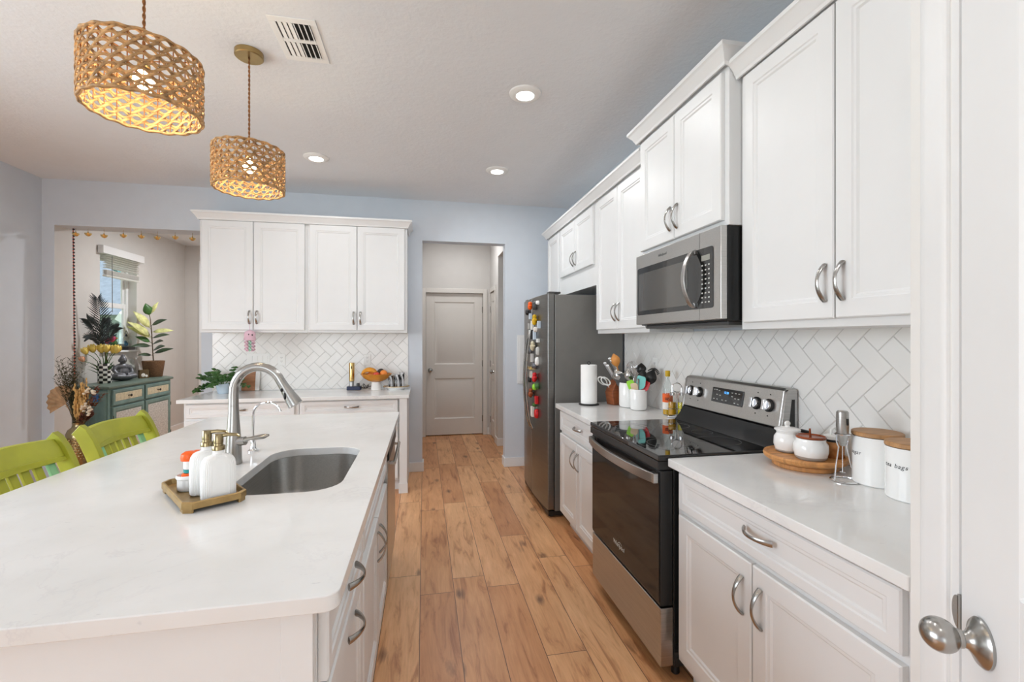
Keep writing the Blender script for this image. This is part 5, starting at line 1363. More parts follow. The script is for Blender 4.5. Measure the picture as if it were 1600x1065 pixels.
def crock(label, x, y, r, h, loc_group):
    t = thing('utensil_crock', label, 'crock', (x, y, ZT), 0, loc_group)
    b = MB(); b.lathe([(0.002, 0.0005), (r - 0.012, 0.0005), (r - 0.004, 0.006), (r, 0.02), (r, h - 0.003), (r - 0.002, h), (r - 0.006, h - 0.002), (r - 0.006, 0.014), (r - 0.02, 0.008), (0.002, 0.008)], seg=40)
    b.build('crock_body', 'white', t); return t
crock('taller white utensil crock between knife block and front crock', 1.405, 2.962, 0.060, 0.172, 'white utensil crocks')
crock('shorter white utensil crock with the mint and red spatulas', 1.418, 2.828, 0.056, 0.140, 'white utensil crocks')
def utensil(name, label, cat, base, tip, kind, mats, size=1.0):
    base = Vector(base); tip = Vector(tip); d = (tip - base); L = d.length; d.normalize()
    t = thing(name, label, cat, base, 0, 'cooking utensils in the white crocks')
    s = d.cross(Vector((-0.75, -0.66, 0))); s.normalize(); n = s.cross(d)
    b = MB(); hl = {'spat': 0.085, 'turner': 0.11, 'spoon': 0.085, 'ladle': 0.085, 'whisk': 0.12, 'pasta': 0.085, 'tongs': 0.02}[kind] * size
    b.tube([d * 0, d * (L - hl)], 0.0055, 8, flat=0.8); b.build('handle', mats[1], t)
    b = MB(); p = d * (L - hl - 0.004)
    if kind in ('spat', 'turner'):
        w = (0.029 if kind == 'spat' else 0.040) * size; rg = []
        for u, ww in ((0, 0.25), (0.15, 0.75), (0.35, 1), (0.85, 0.95), (1.0, 0.72)):
            c = p + d * hl * u; th = 0.0045 * (1 - 0.5 * u)
            rg.append([c - s * w * ww - n * th, c + s * w * ww - n * th, c + s * w * ww + n * th, c - s * w * ww + n * th])
        b.loft(rg)
        o = b.build('head', mats[0], t, bevel=0.002)
    elif kind in ('spoon', 'ladle', 'pasta'):
        w = 0.032 * size if kind != 'ladle' else 0.042 * size; rg = []
        m = 10
        for k in range(m + 1):
            u = k / m; ww = w * max(0.12, math.sin(PI * (0.04 + 0.94 * u))) ; c = p + d * hl * u
            dep = 0.016 * math.sin(PI * u) * size
            rg.append([c - s * ww, c - s * ww * 0.5 + n * dep, c + n * dep * 1.25, c + s * ww * 0.5 + n * dep, c + s * ww, c + s * ww * 0.5 + n * (dep - 0.003), c + n * (dep * 1.25 - 0.003), c - s * ww * 0.5 + n * (dep - 0.003)])
        b.loft(rg)
        if kind == 'pasta':
            for k in range(9):
                a = -0.9 + 1.8 * k / 8; c = p + d * hl * (0.55 + 0.45 * math.cos(a)) + s * w * math.sin(a)
                b.tube([c, c - n * 0.028 + d * 0.010], 0.004, 6)
        b.build('head', mats[0], t, angle=60)
    elif kind == 'whisk':
        for k in range(6):
            a = PI * k / 6; pts = []
            for i in range(15):
                u = i / 14; x = math.sin(PI * u) ; 
                q = u * 2 if u < 0.5 else 2 - u * 2
                wv = 0.034 * math.sin(min(1, q * 0.92) * PI * 0.56) * (1 if u < 0.5 else -1) if False else 0.034 * math.sin(2 * PI * u)
                pts.append(p + d * hl * math.sin(PI * u) + (s * math.cos(a) + n * math.sin(a)) * wv)
            b.tube(pts, 0.0012, 5)
        b.build('head', mats[0], t)
    elif kind == 'tongs':
        b.tube([p, p + d * hl], 0.007, 8); b.build('head', mats[0], t)
    return t
c1 = (1.405, 2.962); c2 = (1.418, 2.828)
def U(name, label, cat, c, tdx, tdy, z, kind, mats, size=1.0, bx=0.0, by=0.0):
    utensil(name, label, cat, (c[0] + bx, c[1] + by, ZT + 0.016), (c[0] + tdx, c[1] + tdy, ZT + z), kind, mats, size)
U('wooden_spoon', 'tallest utensil, a light wooden slotted spoon in the rear crock', 'spoon', c1, -0.075, 0.075, 0.375, 'spoon', ('spoonwood', 'spoonwood'), 1.15)
U('skimmer', 'wide steel skimmer spreading left over the knife block', 'skimmer', c1, -0.085, 0.02, 0.262, 'ladle', ('nickel', 'steel'), 1.15, 0.025)
U('slotted_turner', 'grey turner leaning left in the rear crock', 'spatula', c1, -0.075, -0.005, 0.235, 'turner', ('darkgrey', 'darkgrey'), 1.0, 0.02)
U('serving_spoon', 'large steel spoon standing in the rear crock', 'spoon', c1, -0.02, -0.055, 0.275, 'spoon', ('nickel', 'steel'), 1.2)
U('whisk', 'wire balloon whisk upright in the front crock', 'whisk', c2, -0.015, 0.075, 0.325, 'whisk', ('chrome', 'steel'), 1.0)
U('ladle', 'black ladle upright at the back of the front crock', 'ladle', c2, 0.045, 0.045, 0.315, 'ladle', ('black', 'black'), 0.9)
U('pasta_server', 'black toothed pasta server leaning right in the front crock', 'pasta server', c2, 0.085, -0.055, 0.275, 'pasta', ('black', 'black'), 1.3)
U('slotted_spoon', 'black slotted spoon between whisk and pasta server', 'spoon', c2, 0.04, 0.0, 0.275, 'spoon', ('black', 'black'), 1.1)
U('spatula', 'mint green silicone spatula in the front crock', 'spatula', c2, -0.005, -0.06, 0.235, 'spat', ('mint', 'mint'), 1.1, 0.0, 0.01)
U('spatula', 'red silicone spatula leaning right in the front crock', 'spatula', c2, 0.038, -0.056, 0.200, 'spat', ('red', 'red'), 0.9, -0.015, 0.0)
U('spatula', 'lime green spatula at the left rim of the front crock', 'spatula', c2, -0.055, 0.025, 0.20, 'spat', ('lime', 'lime'), 0.95, 0.015, 0.0)
U('spatula', 'cream silicone spatula beside the lime spatula', 'spatula', c2, -0.045, -0.015, 0.185, 'spat', ('cream', 'cream'), 0.9, 0.02, 0.0)
U('tongs', 'slim grey tongs between cream and mint spatulas', 'tongs', c2, -0.025, -0.045, 0.215, 'tongs', ('steel', 'steel'), 1.0, 0.01)

ob = thing('oil_bottle', 'clear oil bottle with orange label and yellow cap by the range', 'bottle', (1.502, 2.60, ZT))
b = MB(); b.lathe([(0.002, 0.0005), (0.028, 0.0005), (0.0305, 0.004), (0.0305, 0.155), (0.028, 0.175), (0.016, 0.205), (0.0125, 0.225), (0.0125, 0.255), (0.0105, 0.255), (0.0105, 0.226), (0.0262, 0.172), (0.0285, 0.154), (0.0285, 0.006), (0.002, 0.005)], seg=28); b.build('glass', 'thinglass', ob)
b = MB(); b.lathe([(0.002, 0.0055), (0.0282, 0.0065), (0.0282, 0.075), (0.002, 0.0755)], seg=26); b.build('oil', 'oil', ob)
b = MB(); b.lathe([(0.0308, 0.082), (0.0312, 0.083), (0.0312, 0.133), (0.0308, 0.134)], seg=28); lb = b.build('label', 'labelor', ob)
b = MB(); b.lathe([(0.0308, 0.038), (0.0312, 0.039), (0.0312, 0.0815), (0.0308, 0.0818)], seg=28); b.build('lower_label', 'labelwh', ob)
b = MB(); b.box(-0.014, -0.0345, 0.108, 0.010, -0.0318, 0.112); b.box(-0.012, -0.0345, 0.098, 0.006, -0.0318, 0.103); o = b.build('label_lettering', 'ink', lb); o.rotation_euler = (0, 0, -0.6)
b = MB(); b.lathe([(0.002, 0.242), (0.0145, 0.242), (0.015, 0.246), (0.0150, 0.276), (0.0135, 0.278), (0.002, 0.278)], seg=20); b.build('cap', 'yellowcap', ob)
cr = thing('cruet_stand', 'wire stand with ring handle holding two cruets beside the range', 'cruet stand', (1.508, 2.505, ZT), math.radians(-30))
b = MB(); b.box(-0.055, -0.030, 0.001, 0.055, 0.030, 0.012); b.build('base', 'chrome', cr, bevel=0.003)
b = MB(); b.tube([(0, 0, 0.012), (0, 0, 0.155)], 0.003, 6); b.tube([(0.028 * math.cos(2 * PI * k / 24), 0, 0.182 + 0.028 * math.sin(2 * PI * k / 24)) for k in range(24)], 0.003, 6, closed=True)
for s in (-1, 1): b.tube([(s * 0.027 + 0.0265 * math.cos(2 * PI * k / 24), 0.0265 * math.sin(2 * PI * k / 24), 0.055) for k in range(24)], 0.002, 5, closed=True)
b.build('frame', 'chrome', cr)
for s, mt, lab in ((-1, 'vinegar', 'left glass cruet with golden vinegar in the wire stand'), (1, 'olive', 'right glass cruet with yellow-green oil in the wire stand')):
    t = thing('cruet', lab, 'bottle', Vector((1.508, 2.505, ZT + 0.0125)) + Matrix.Rotation(math.radians(-30), 3, 'Z') @ Vector((s * 0.027, 0, 0)), 0, 'cruets in the wire stand')
    b = MB(); b.lathe([(0.002, 0.0), (0.0225, 0.0), (0.0235, 0.003), (0.0235, 0.095), (0.014, 0.112), (0.013, 0.122), (0.0115, 0.122), (0.0125, 0.111), (0.0218, 0.094), (0.0218, 0.005), (0.002, 0.004)], seg=24); b.build('glass', 'thinglass', t)
    b = MB(); b.lathe([(0.002, 0.0045), (0.0215, 0.0055), (0.0215, 0.080), (0.002, 0.0805)], seg=22); b.build('contents', mt, t)
    b = MB(); b.lathe([(0.002, 0.1225), (0.015, 0.1225), (0.015, 0.138), (0.006, 0.142), (0.004, 0.168), (0.002, 0.168)], seg=16); b.build('pourer', 'chrome', t)
    if s > 0: 
        b = MB(); b.ell((0.02, -0.016, 0.045), (0.006, 0.006, 0.02), 10, 8); b.build('charm', 'red', t)

# ---------------------------------------------------------------- right counter, near half
ls = thing('lazy_susan', 'round wooden lazy susan holding jars next to the range', 'turntable', (1.408, 1.462, ZT))
b = MB(); b.lathe([(0.002, 0.0005), (0.105, 0.0005), (0.108, 0.004), (0.108, 0.016), (0.10, 0.020), (0.002, 0.020)], seg=44); b.build('base', 'wood', ls)
b = MB(); b.lathe([(0.002, 0.0225), (0.125, 0.0225), (0.135, 0.030), (0.138, 0.040), (0.135, 0.047), (0.128, 0.046), (0.122, 0.040), (0.002, 0.039)], seg=52); b.build('turntable_plate', 'wood', ls)
zs = ZT + 0.0395
j = thing('lidded_jar', 'white stoneware jar with knobbed lid at the back of the turntable', 'jar', (1.392, 1.527, zs))
b = MB(); b.lathe([(0.002, 0.0005), (0.036, 0.0005), (0.042, 0.006), (0.042, 0.010)], seg=32); b.build('foot', 'greyband', j)
b = MB(); b.lathe([(0.042, 0.0102), (0.048, 0.030), (0.046, 0.058), (0.037, 0.072), (0.040, 0.082), (0.002, 0.083)], seg=36); b.build('jar_body', 'white', j)
b = MB(); b.lathe([(0.002, 0.0835), (0.045, 0.0835), (0.045, 0.088), (0.034, 0.093), (0.010, 0.096), (0.008, 0.101), (0.002, 0.102)], seg=32); b.ell((0, 0, 0.108), (0.013, 0.007, 0.0115), 14, 10); b.build('lid', 'white', j)
j = thing('honey_jar', 'white stoneware jar with brown glazed top and wooden stick in front', 'jar', (1.388, 1.414, zs))
b = MB(); b.lathe([(0.002, 0.0005), (0.044, 0.0005), (0.0505, 0.008), (0.0515, 0.013)], seg=36); b.build('foot', 'greyband', j)
b = MB(); b.lathe([(0.0515, 0.0132), (0.0555, 0.030), (0.0545, 0.055), (0.047, 0.066), (0.047, 0.076), (0.044, 0.0765), (0.002, 0.0765)], seg=40); b.build('jar_body', 'white', j)
b = MB(); b.lathe([(0.002, 0.077), (0.047, 0.077), (0.0485, 0.081), (0.046, 0.085), (0.041, 0.081), (0.002, 0.080)], seg=36); b.build('lid', 'terracotta', j)
b = MB(); b.tube([(-0.006, -0.004, 0.0805), (-0.012, -0.008, 0.112)], [0.004, 0.0035], 8); b.build('dipper_stick', 'terracotta', j)
j = thing('glass_spice_jar', 'small glass jar with white lid and copper contents on the turntable', 'jar', (1.492, 1.418, zs))
b = MB(); b.lathe([(0.002, 0.0005), (0.031, 0.0005), (0.033, 0.004), (0.033, 0.062), (0.030, 0.066), (0.002, 0.066)], seg=28); b.build('jar_body', pm('copper_spice', srgb(196, 140, 88), 0.15, 0.35, var=0.3, vscale=40), j)
b = MB(); b.lathe([(0.0336, 0.060), (0.0345, 0.061), (0.0345, 0.067), (0.002, 0.068)], seg=28); b.build('band', 'black', j)
b = MB(); b.lathe([(0.002, 0.0685), (0.033, 0.0685), (0.033, 0.080), (0.022, 0.084), (0.002, 0.085)], seg=26); b.build('lid', 'whiteplastic', j)
b = MB(); b.tube([(-0.014, 0, 0.083), (-0.012, 0, 0.102), (0.0, 0, 0.110), (0.012, 0, 0.102), (0.014, 0, 0.083)], 0.0045, 8); b.build('lid_handle', 'whiteplastic', j)
j = thing('sugar_jar', 'white jar with black scoop handle behind the honey jar', 'jar', (1.462, 1.515, zs))
b = MB(); b.lathe([(0.002, 0.0005), (0.026, 0.0005), (0.030, 0.01), (0.030, 0.062), (0.025, 0.070), (0.002, 0.071)], seg=26); b.build('jar_body', 'white', j)
b = MB(); b.box(-0.006, -0.022, 0.0712, 0.006, 0.022, 0.083); b.build('scoop_handle', 'black', j, bevel=0.003)

mf = thing('milk_frother', 'handheld steel milk frother standing in a chrome wire stand', 'frother', (1.378, 1.281, ZT))
b = MB()
b.tube([(0.040 * math.cos(2 * PI * k / 30) + 0.012, 0.040 * math.sin(2 * PI * k / 30), 0.0032) for k in range(30)], 0.0026, 6, closed=True)
b.tube([(-0.028, 0, 0.0032), (-0.022, 0, 0.06), (-0.012, 0, 0.115), (-0.020, 0, 0.135)], 0.0024, 6)
b.tube([(0.052, 0, 0.0032), (0.034, 0.0, 0.06), (0.020, 0, 0.115), (0.026, 0, 0.135)], 0.0024, 6)
b.tube([(0.004 + 0.0225 * math.cos(2 * PI * k / 24), 0.0225 * math.sin(2 * PI * k / 24), 0.158) for k in range(24)], 0.0024, 6, closed=True)
b.tube([(-0.020, 0, 0.135), (-0.0185, 0, 0.158)], 0.0024, 6); b.tube([(0.026, 0, 0.135), (0.0265, 0, 0.158)], 0.0024, 6)
b.build('wire_stand', 'chrome', mf)
b = MB(); b.lathe([(0.002, 0.118), (0.006, 0.118), (0.010, 0.124), (0.016, 0.148), (0.0185, 0.185), (0.0175, 0.232), (0.014, 0.236), (0.002, 0.237)], (0.004, 0, 0), 24); b.build('frother_body', 'steel', mf)
b = MB(); b.lathe([(0.002, 0.030), (0.0012, 0.032), (0.0012, 0.118)], (0.004, 0, 0), 8); b.tube([(0.004 + 0.008 * math.cos(2 * PI * k / 16), 0.008 * math.sin(2 * PI * k / 16), 0.03) for k in range(16)], 0.0012, 5, closed=True); b.build('whisk_shaft', 'chrome', mf)
b = MB(); b.box(0.001, -0.0205, 0.19, 0.007, -0.017, 0.212); b.build('switch', 'black', mf)

def canister(label, x, y, r, h, word, ang):
    t = thing('canister', label, 'canister', (x, y, ZT), 0, 'white canisters with wooden lids')
    b = MB(); b.lathe([(0.002, 0.0005), (r - 0.004, 0.0005), (r, 0.005), (r, h), (0.002, h + 0.0005)], seg=48); b.build('canister_body', 'white', t)
    b = MB(); b.lathe([(0.002, h + 0.001), (r - 0.003, h + 0.001), (r + 0.0015, h + 0.003), (r + 0.0015, h + 0.013), (r - 0.002, h + 0.0155), (0.002, h + 0.016)], seg=48); b.build('lid', 'woodlid', t)
    # lettering wrapped round the jar letter by letter
    n = len(word); step = 0.0088
    for i, ch in enumerate(word):
        if ch == ' ': continue
        a = ang + (i - (n - 1) / 2) * step / r
        o = text('lettering', ch, 0.018, 'ink', t, (math.cos(a) * (r + 0.0002), math.sin(a) * (r + 0.0002), h * 0.66), (PI / 2, 0, a + PI / 2), ext=0.0002, shear=0.25)
canister('white canister with wooden lid lettered sugar, next to the frother', 1.470, 1.236, 0.0685, 0.157, 'sugar', math.radians(164))
canister('white canister with wooden lid lettered tea bags, nearest the pantry', 1.432, 1.096, 0.0655, 0.155, 'tea bags', math.radians(178))

# ---------------------------------------------------------------- far room: sideboard and its things
sb = thing('sideboard', 'sage teal sideboard with silver-panelled doors in the far room', 'sideboard', (-3.215, 5.41, 0), math.radians(90.7))
sbm = Matrix.Translation((-3.215, 5.41, 0)) @ Matrix.Rotation(math.radians(90.7), 4, 'Z'); sbi = sbm.inverted()
def loc2(x, y): p = sbi @ Vector((x, y, 0)); return (p.x, p.y)
bp = [(-3.217, 5.41), (-3.232, 6.62), (-3.40, 6.81), (-3.635, 6.84), (-3.635, 5.64), (-3.475, 5.515)]
tp = [(-3.190, 5.375), (-3.208, 6.645), (-3.385, 6.845), (-3.640, 6.875), (-3.640, 5.61), (-3.485, 5.483)]
MB().prism([loc2(*p) for p in bp], 0.09, 0.868).build('body', 'sage', sb, bevel=0.004)
MB().prism([loc2(*p) for p in tp], 0.8685, 0.895).build('top', 'sagedark', sb, bevel=0.006)
for p in ((-3.24, 5.45), (-3.26, 6.60), (-3.42, 6.77), (-3.60, 6.80), (-3.60, 5.68)):
    q = loc2(*p); b = MB(); b.lathe([(0.018, 0.0), (0.026, 0.0895)], (q[0], q[1], 0), 8); b.build('foot', 'sage', sb)
for x0, x1 in ((0.05, 0.60), (0.63, 1.17)):
    o = door_mesh(x1 - x0, 0.165, 0.018, 0.03).build('drawer', 'sage', sb, angle=20); o.location = (x0, -0.0012, 0.685)
    MB().box(0.042, -0.0155, 0.042, x1 - x0 - 0.042, -0.0110, 0.123).build('drawer_panel', 'champ', o, bevel=0.002)
    b = MB(); b.lathe([(0.004, -0.016), (0.006, -0.028), (0.016, -0.036), (0.010, -0.042), (0.001, -0.043)], ((x1 - x0) / 2, 0, 0.082), 14, axis='y'); b.box((x1 - x0) / 2 - 0.024, -0.019, 0.078, (x1 - x0) / 2 + 0.024, -0.0156, 0.086); b.build('knob', 'black', o)
    o = door_mesh(x1 - x0, 0.545, 0.018, 0.04).build('door', 'sage', sb, angle=20); o.location = (x0, -0.0012, 0.12)
    MB().box(0.055, -0.0155, 0.055, x1 - x0 - 0.055, -0.0110, 0.49).build('door_panel', 'mirror', o, bevel=0.002)
    for z in (0.08, 0.44): MB().box((x1 - x0) - 0.004 if x0 > 0.5 else -0.004, -0.022, z - 0.02, (x1 - x0) + 0.004 if x0 > 0.5 else 0.004, -0.019, z + 0.02).build('hinge', 'black', o)
# framed angled end panel, facing the kitchen
e0, e1 = Vector((-3.475, 5.515, 0)), Vector((-3.217, 5.41, 0))
ang_e = math.atan2(e1.y - e0.y, e1.x - e0.x)
o = door_mesh(0.265, 0.74, 0.014, 0.04).build('end_panel', 'sage', sb, angle=20)
q = sbi @ Vector((e0.x, e0.y, 0)); o.location = (q.x, q.y, 0.11) ; o.rotation_euler = (0, 0, ang_e - math.radians(90.7)); 
nrm = Vector((math.sin(ang_e), -math.cos(ang_e), 0))
cxy = e0 + (e1 - e0) * 0.48 + nrm * 0.0165
nt = MB().box(-0.045, -0.0012, -0.04, 0.045, 0, 0.04).build('sticky_note', 'blue', smooth=False); nt.location = (cxy.x, cxy.y, 0.775); nt.rotation_euler = (0, math.radians(3), ang_e)
tag(nt, 'blue paper note stuck on the end of the sage sideboard', 'note')
ZS = 0.8955
RV = Vector((0.9815, -0.191, 0))     # along the sideboard's visible width
cv = Vector((-3.49, 5.815, ZS))
vs_ = thing('checkered_vase', 'black and white checkered vase holding the yellow tulips', 'vase', cv)
b = MB(); b.lathe([(0.002, 0.0005), (0.058, 0.0005), (0.060, 0.004), (0.060, 0.216), (0.058, 0.2195), (0.055, 0.2195), (0.054, 0.01), (0.002, 0.009)], seg=40); b.build('vase_body', 'checker', vs_)
LV = Vector((0.54, 0.78, 0))
def offv(o): return (RV if o > 0 else LV) * o
def tulip(label, off, z, mat, name='tulip', grp='yellow tulips in the checkered vase', bend=0.0, size=1.0):
    a = cv + Vector((0, 0, 0.02)) + RV * (off * 0.10); h = cv + offv(off) + Vector((0, bend, z))
    t = thing(name, label, 'flower', a, 0, grp); h = h - a
    mid = Vector((h.x * 0.35, h.y * 0.35, h.z * 0.72))
    b = MB(); b.tube([(0, 0, 0), mid * 0.6, mid, (h + mid) / 2 + Vector((0, 0, 0.01)), h], 0.0036, 6); b.build('stem', 'stemg', t)
    d = (h - mid).normalized(); q = Vector((0, 0, 1)).rotation_difference((d + Vector((0, 0, 1.2))).normalized()).to_matrix().to_4x4()
    b = MB(); b.X = Matrix.Translation(h) @ q
    for k in range(6):
        aa = 2 * PI * k / 6; r0 = 0.026 * size if k % 2 else 0.021 * size
        rg = []
        b2 = b
        vsq = []; fsq = []
        for i in range(6):
            u = i / 5; w = 0.021 * size * math.sin(PI * (0.12 + 0.80 * u)); rr = r0 * math.sin(PI * (0.08 + 0.70 * u)) + 0.003; zz = (-0.008 + 0.068 * u) * size
            for s in (-1, 0, 1):
                an = aa + s * w / max(rr, 0.012) * 0.8
                vsq.append((rr * math.cos(an), rr * math.sin(an), zz))
        for i in range(5):
            for s in range(2): fsq.append((i * 3 + s, i * 3 + s + 1, i * 3 + s + 4, i * 3 + s + 3))
        b._add(vsq, fsq)
    b.build('petals', mat, t, solid=0.0012)
    b = MB(); b.leaf(mid * 0.45, Vector((h.x, h.y - 0.02, 0.16)), 0.14, 0.028, droop=0.15); b.build('leaf', 'leaf', t, solid=0.001)
for k, (o_, z, s_) in enumerate(((-0.165, 0.335, 1.15), (-0.115, 0.355, 1.35), (-0.03, 0.35, 1.5), (0.035, 0.352, 1.3), (0.08, 0.342, 1.35), (0.145, 0.345, 1.4))):
    nm = ('first', 'second', 'third', 'fourth', 'fifth', 'sixth')[k]
    tulip(nm + ' of six yellow tulips in the checkered vase, counted from the left', o_, z, 'tulip', bend=random.uniform(-.03, .03), size=s_)
tulip('peach tulip drooping below the yellow ones in the checkered vase', -0.185, 0.255, 'peach', grp=None, bend=-0.02, size=0.9)
tulip('left pink tulip standing above the yellow ones', -0.005, 0.445, 'pink', grp='pink tulips in the checkered vase', bend=0.05)
tulip('right pink tulip standing above the yellow ones', 0.045, 0.465, 'pink', grp='pink tulips in the checkered vase', bend=0.055)
fp = thing('feather_spray', 'tall black feather spray rising behind the yellow tulips', 'feathers', cv + Vector((0.035, 0.0, 0.04)))
base = Vector((-0.03, -0.03, 0.36))
b = MB(); b.tube([(0, 0, 0), (-0.005, 0.02, 0.15), base], 0.005, 6); b.build('stem', 'stem', fp)
for tipo, wz in (((-0.10, 0.89), 0.15), ((-0.19, 0.66), 0.12), ((0.10, 0.58), 0.10), ((-0.02, 0.66), 0.09), ((-0.20, 0.46), 0.08)):
    b = MB(); tp_ = offv(tipo[0]) + Vector((0, 0.0, tipo[1])); n = 20; pts = []
    for i in range(n + 1):
        u = i / n; pts.append(base.lerp(tp_, u) + Vector((0, 0, 0.05 * math.sin(PI * u))))
    b.tube(pts, 0.0022, 5)
    for i in range(2, n + 1):
        u = i / n; d = (pts[i] - pts[i - 1]).normalized(); sd = d.cross(Vector((0.53, -0.85, 0))).normalized()
        for s in (-1, 1):
            L = wz * (0.40 + 0.60 * math.sin(PI * min(1, 0.2 + u * 0.72))) * random.uniform(0.75, 1.1)
            b.leaf(pts[i], (sd * s * (1 - 0.45 * u) + d * 0.9), L, 0.010, up=(0.53, -0.85, 0.1), droop=0.12, n=4)
    b.build('plume', 'feather', fp, solid=0.0008)

# seated silver statue
st = thing('seated_statue', 'silver seated meditating statue on the sideboard', 'statue', (-3.50, 6.145, ZS), math.radians(58))
b = MB()   # faces local +x... built facing -y
b.ell((0, 0, 0.028), (0.115, 0.082, 0.028), 20, 10)
b.ell((0, 0.012, 0.10), (0.066, 0.05, 0.075)); b.ell((0, 0.010, 0.165), (0.072, 0.045, 0.042))
b.ell((0, -0.002, 0.245), (0.037, 0.041, 0.046)); b.ell((0, 0.004, 0.292), (0.020, 0.020, 0.018)); b.tube([(0, 0.008, 0.18), (0, 0.002, 0.225)], 0.024, 12)
for s in (-1, 1):
    b.ell((s * 0.038, 0.004, 0.238), (0.008, 0.01, 0.02), 8, 6)
    b.tube([(s * 0.068, 0.012, 0.178), (s * 0.088, 0.002, 0.125), (s * 0.078, -0.03, 0.088), (s * 0.030, -0.062, 0.076), (s * 0.01, -0.068, 0.074)], [0.023, 0.022, 0.020, 0.016, 0.013], 10)
    b.tube([(s * 0.045, 0.0, 0.055), (s * 0.102, -0.035, 0.058), (s * 0.09, -0.07, 0.054), (s * 0.02, -0.080, 0.050), (-s * 0.03, -0.076, 0.048)], [0.034, 0.032, 0.028, 0.022, 0.014], 10)
b.ell((0, -0.043, 0.238), (0.006, 0.008, 0.012), 8, 6)
b.build('figure', 'silver', st, remesh=0.0045)
gj = thing('glass_vase', 'clear empty glass vase behind the statue', 'vase', (-3.575, 6.40, ZS))
b = MB(); b.lathe([(0.002, 0.0005), (0.055, 0.0005), (0.066, 0.06), (0.058, 0.16), (0.048, 0.20), (0.060, 0.25), (0.057, 0.25), (0.045, 0.20), (0.055, 0.16), (0.063, 0.06), (0.052, 0.006), (0.002, 0.005)], seg=28); b.build('glass', 'thinglass', gj)
pb = thing('photo_block', 'small brown and white photo block beside the basket pot', 'photo block', (-3.45, 6.455, ZS), math.radians(50))
MB().box(-0.05, -0.02, 0.0005, 0.05, 0.02, 0.105).build('block', 'stem', pb, bevel=0.002)
b = MB(); b.ell((-0.012, -0.0215, 0.04), (0.022, 0.002, 0.024), 10, 8); b.ell((0.022, -0.0215, 0.028), (0.014, 0.002, 0.016), 10, 8); b.build('pale_figures', 'labelwh', pb)
rp = thing('rubber_plant', 'variegated rubber plant in a brown woven basket pot', 'plant', (-3.462, 6.690, ZS))
b = MB(); b.lathe([(0.002, 0.0005), (0.092, 0.0005), (0.095, 0.004), (0.122, 0.205), (0.116, 0.208), (0.110, 0.19), (0.002, 0.185)], seg=36); b.build('basket_pot', 'basket', rp)
b = MB(); b.lathe([(0.002, 0.196), (0.109, 0.193), (0.109, 0.191), (0.002, 0.190)], seg=24); b.build('soil', 'soil', rp)
b = MB(); sp = [(0, 0, 0.19), (-0.01, 0, 0.35), (-0.02, 0, 0.55), (-0.035, 0, 0.74), (-0.045, 0, 0.80)]; b.tube(sp, [0.007, 0.006, 0.006, 0.005, 0.003], 7); b.build('stem', 'stem', rp)
def rleaf(z, ox, oz, L, W, mat, dep=0.0, droop=0.3):
    t = max(0, min(1, (z - 0.19) / 0.61)); p = Vector((-0.045 * t, 0, z))
    b = MB(); d = ((RV if ox > 0 else Vector((0.42, 0.91, 0))) * ox + Vector((0, dep * 0.5, 0)) + Vector((0, 0, oz))).normalized()
    b.tube([p, p + d * 0.03], 0.0025, 5); b.leaf(p + d * 0.028, d, L, W, up=(0.36, -0.60, 0.62), droop=droop * 0.7, fold=0.12, n=7); b.build('leaf', mat, rp, solid=0.0016)
for a_ in ((0.52, -1, 0.95, 0.30, 0.11, 'leafpale', -0.4), (0.50, -1, 0.55, 0.27, 0.10, 'leafpale', 0.5), (0.62, -0.8, 1.0, 0.26, 0.11, 'leafpale', 0.1), (0.78, -0.1, 1.0, 0.15, 0.11, 'leaf', -0.5), (0.80, 0.5, 1.0, 0.17, 0.05, 'leafpale', 0.2),
           (0.66, 1.0, 0.55, 0.20, 0.085, 'leafdark', -0.3), (0.58, 1.0, 0.2, 0.22, 0.08, 'leafpale', 0.4), (0.50, 1.0, 0.35, 0.24, 0.085, 'leafdark', -0.6), (0.42, 1.0, 0.45, 0.17, 0.09, 'leafdark', -0.9), (0.40, -1.0, 0.15, 0.23, 0.075, 'leafdark', -0.5), (0.44, -1.0, 0.4, 0.16, 0.08, 'leaf', 0.8), (0.30, 1.0, 0.4, 0.21, 0.07, 'leafdark', 0.2), (0.34, 1.0, 0.5, 0.18, 0.10, 'leafdark', -0.8), (0.28, -1.0, 0.2, 0.16, 0.06, 'leafdark', -0.6)):
    rleaf(*a_)
# on the window sill
ch = thing('glass_cloche', 'small glass cloche with a blue ornament on the window sill', 'cloche', (-3.697, 6.555, wz0 + 0.0225))
MB().prism(rrect(-0.06, -0.075, 0.06, 0.075, 0.01, 4), 0.0005, 0.045).build('base', 'black', ch, bevel=0.004)
b = MB(); b.lathe([(0.055, 0.0455), (0.058, 0.047), (0.058, 0.115), (0.045, 0.15), (0.020, 0.168), (0.002, 0.170), (0.002, 0.167), (0.019, 0.165), (0.043, 0.148), (0.0555, 0.114), (0.0555, 0.047)], seg=26); b.build('glass_dome', 'thinglass', ch)
b = MB(); b.ell((0, 0, 0.075), (0.022, 0.022, 0.028)); b.ell((0.0, -0.012, 0.10), (0.014, 0.016, 0.018)); b.build('blue_ornament', pm('teal_blue_glaze', srgb(40, 90, 120), 0.3, var=0.2), ch)
b = MB(); b.lathe([(0.002, 0.1705), (0.016, 0.1705), (0.014, 0.19), (0.008, 0.20), (0.002, 0.20)], seg=14); b.tube([(0, 0.022 * math.cos(2 * PI * k / 18), 0.222 + 0.022 * math.sin(2 * PI * k / 18)) for k in range(18)], 0.003, 6, closed=True); b.build('finial', 'black', ch)
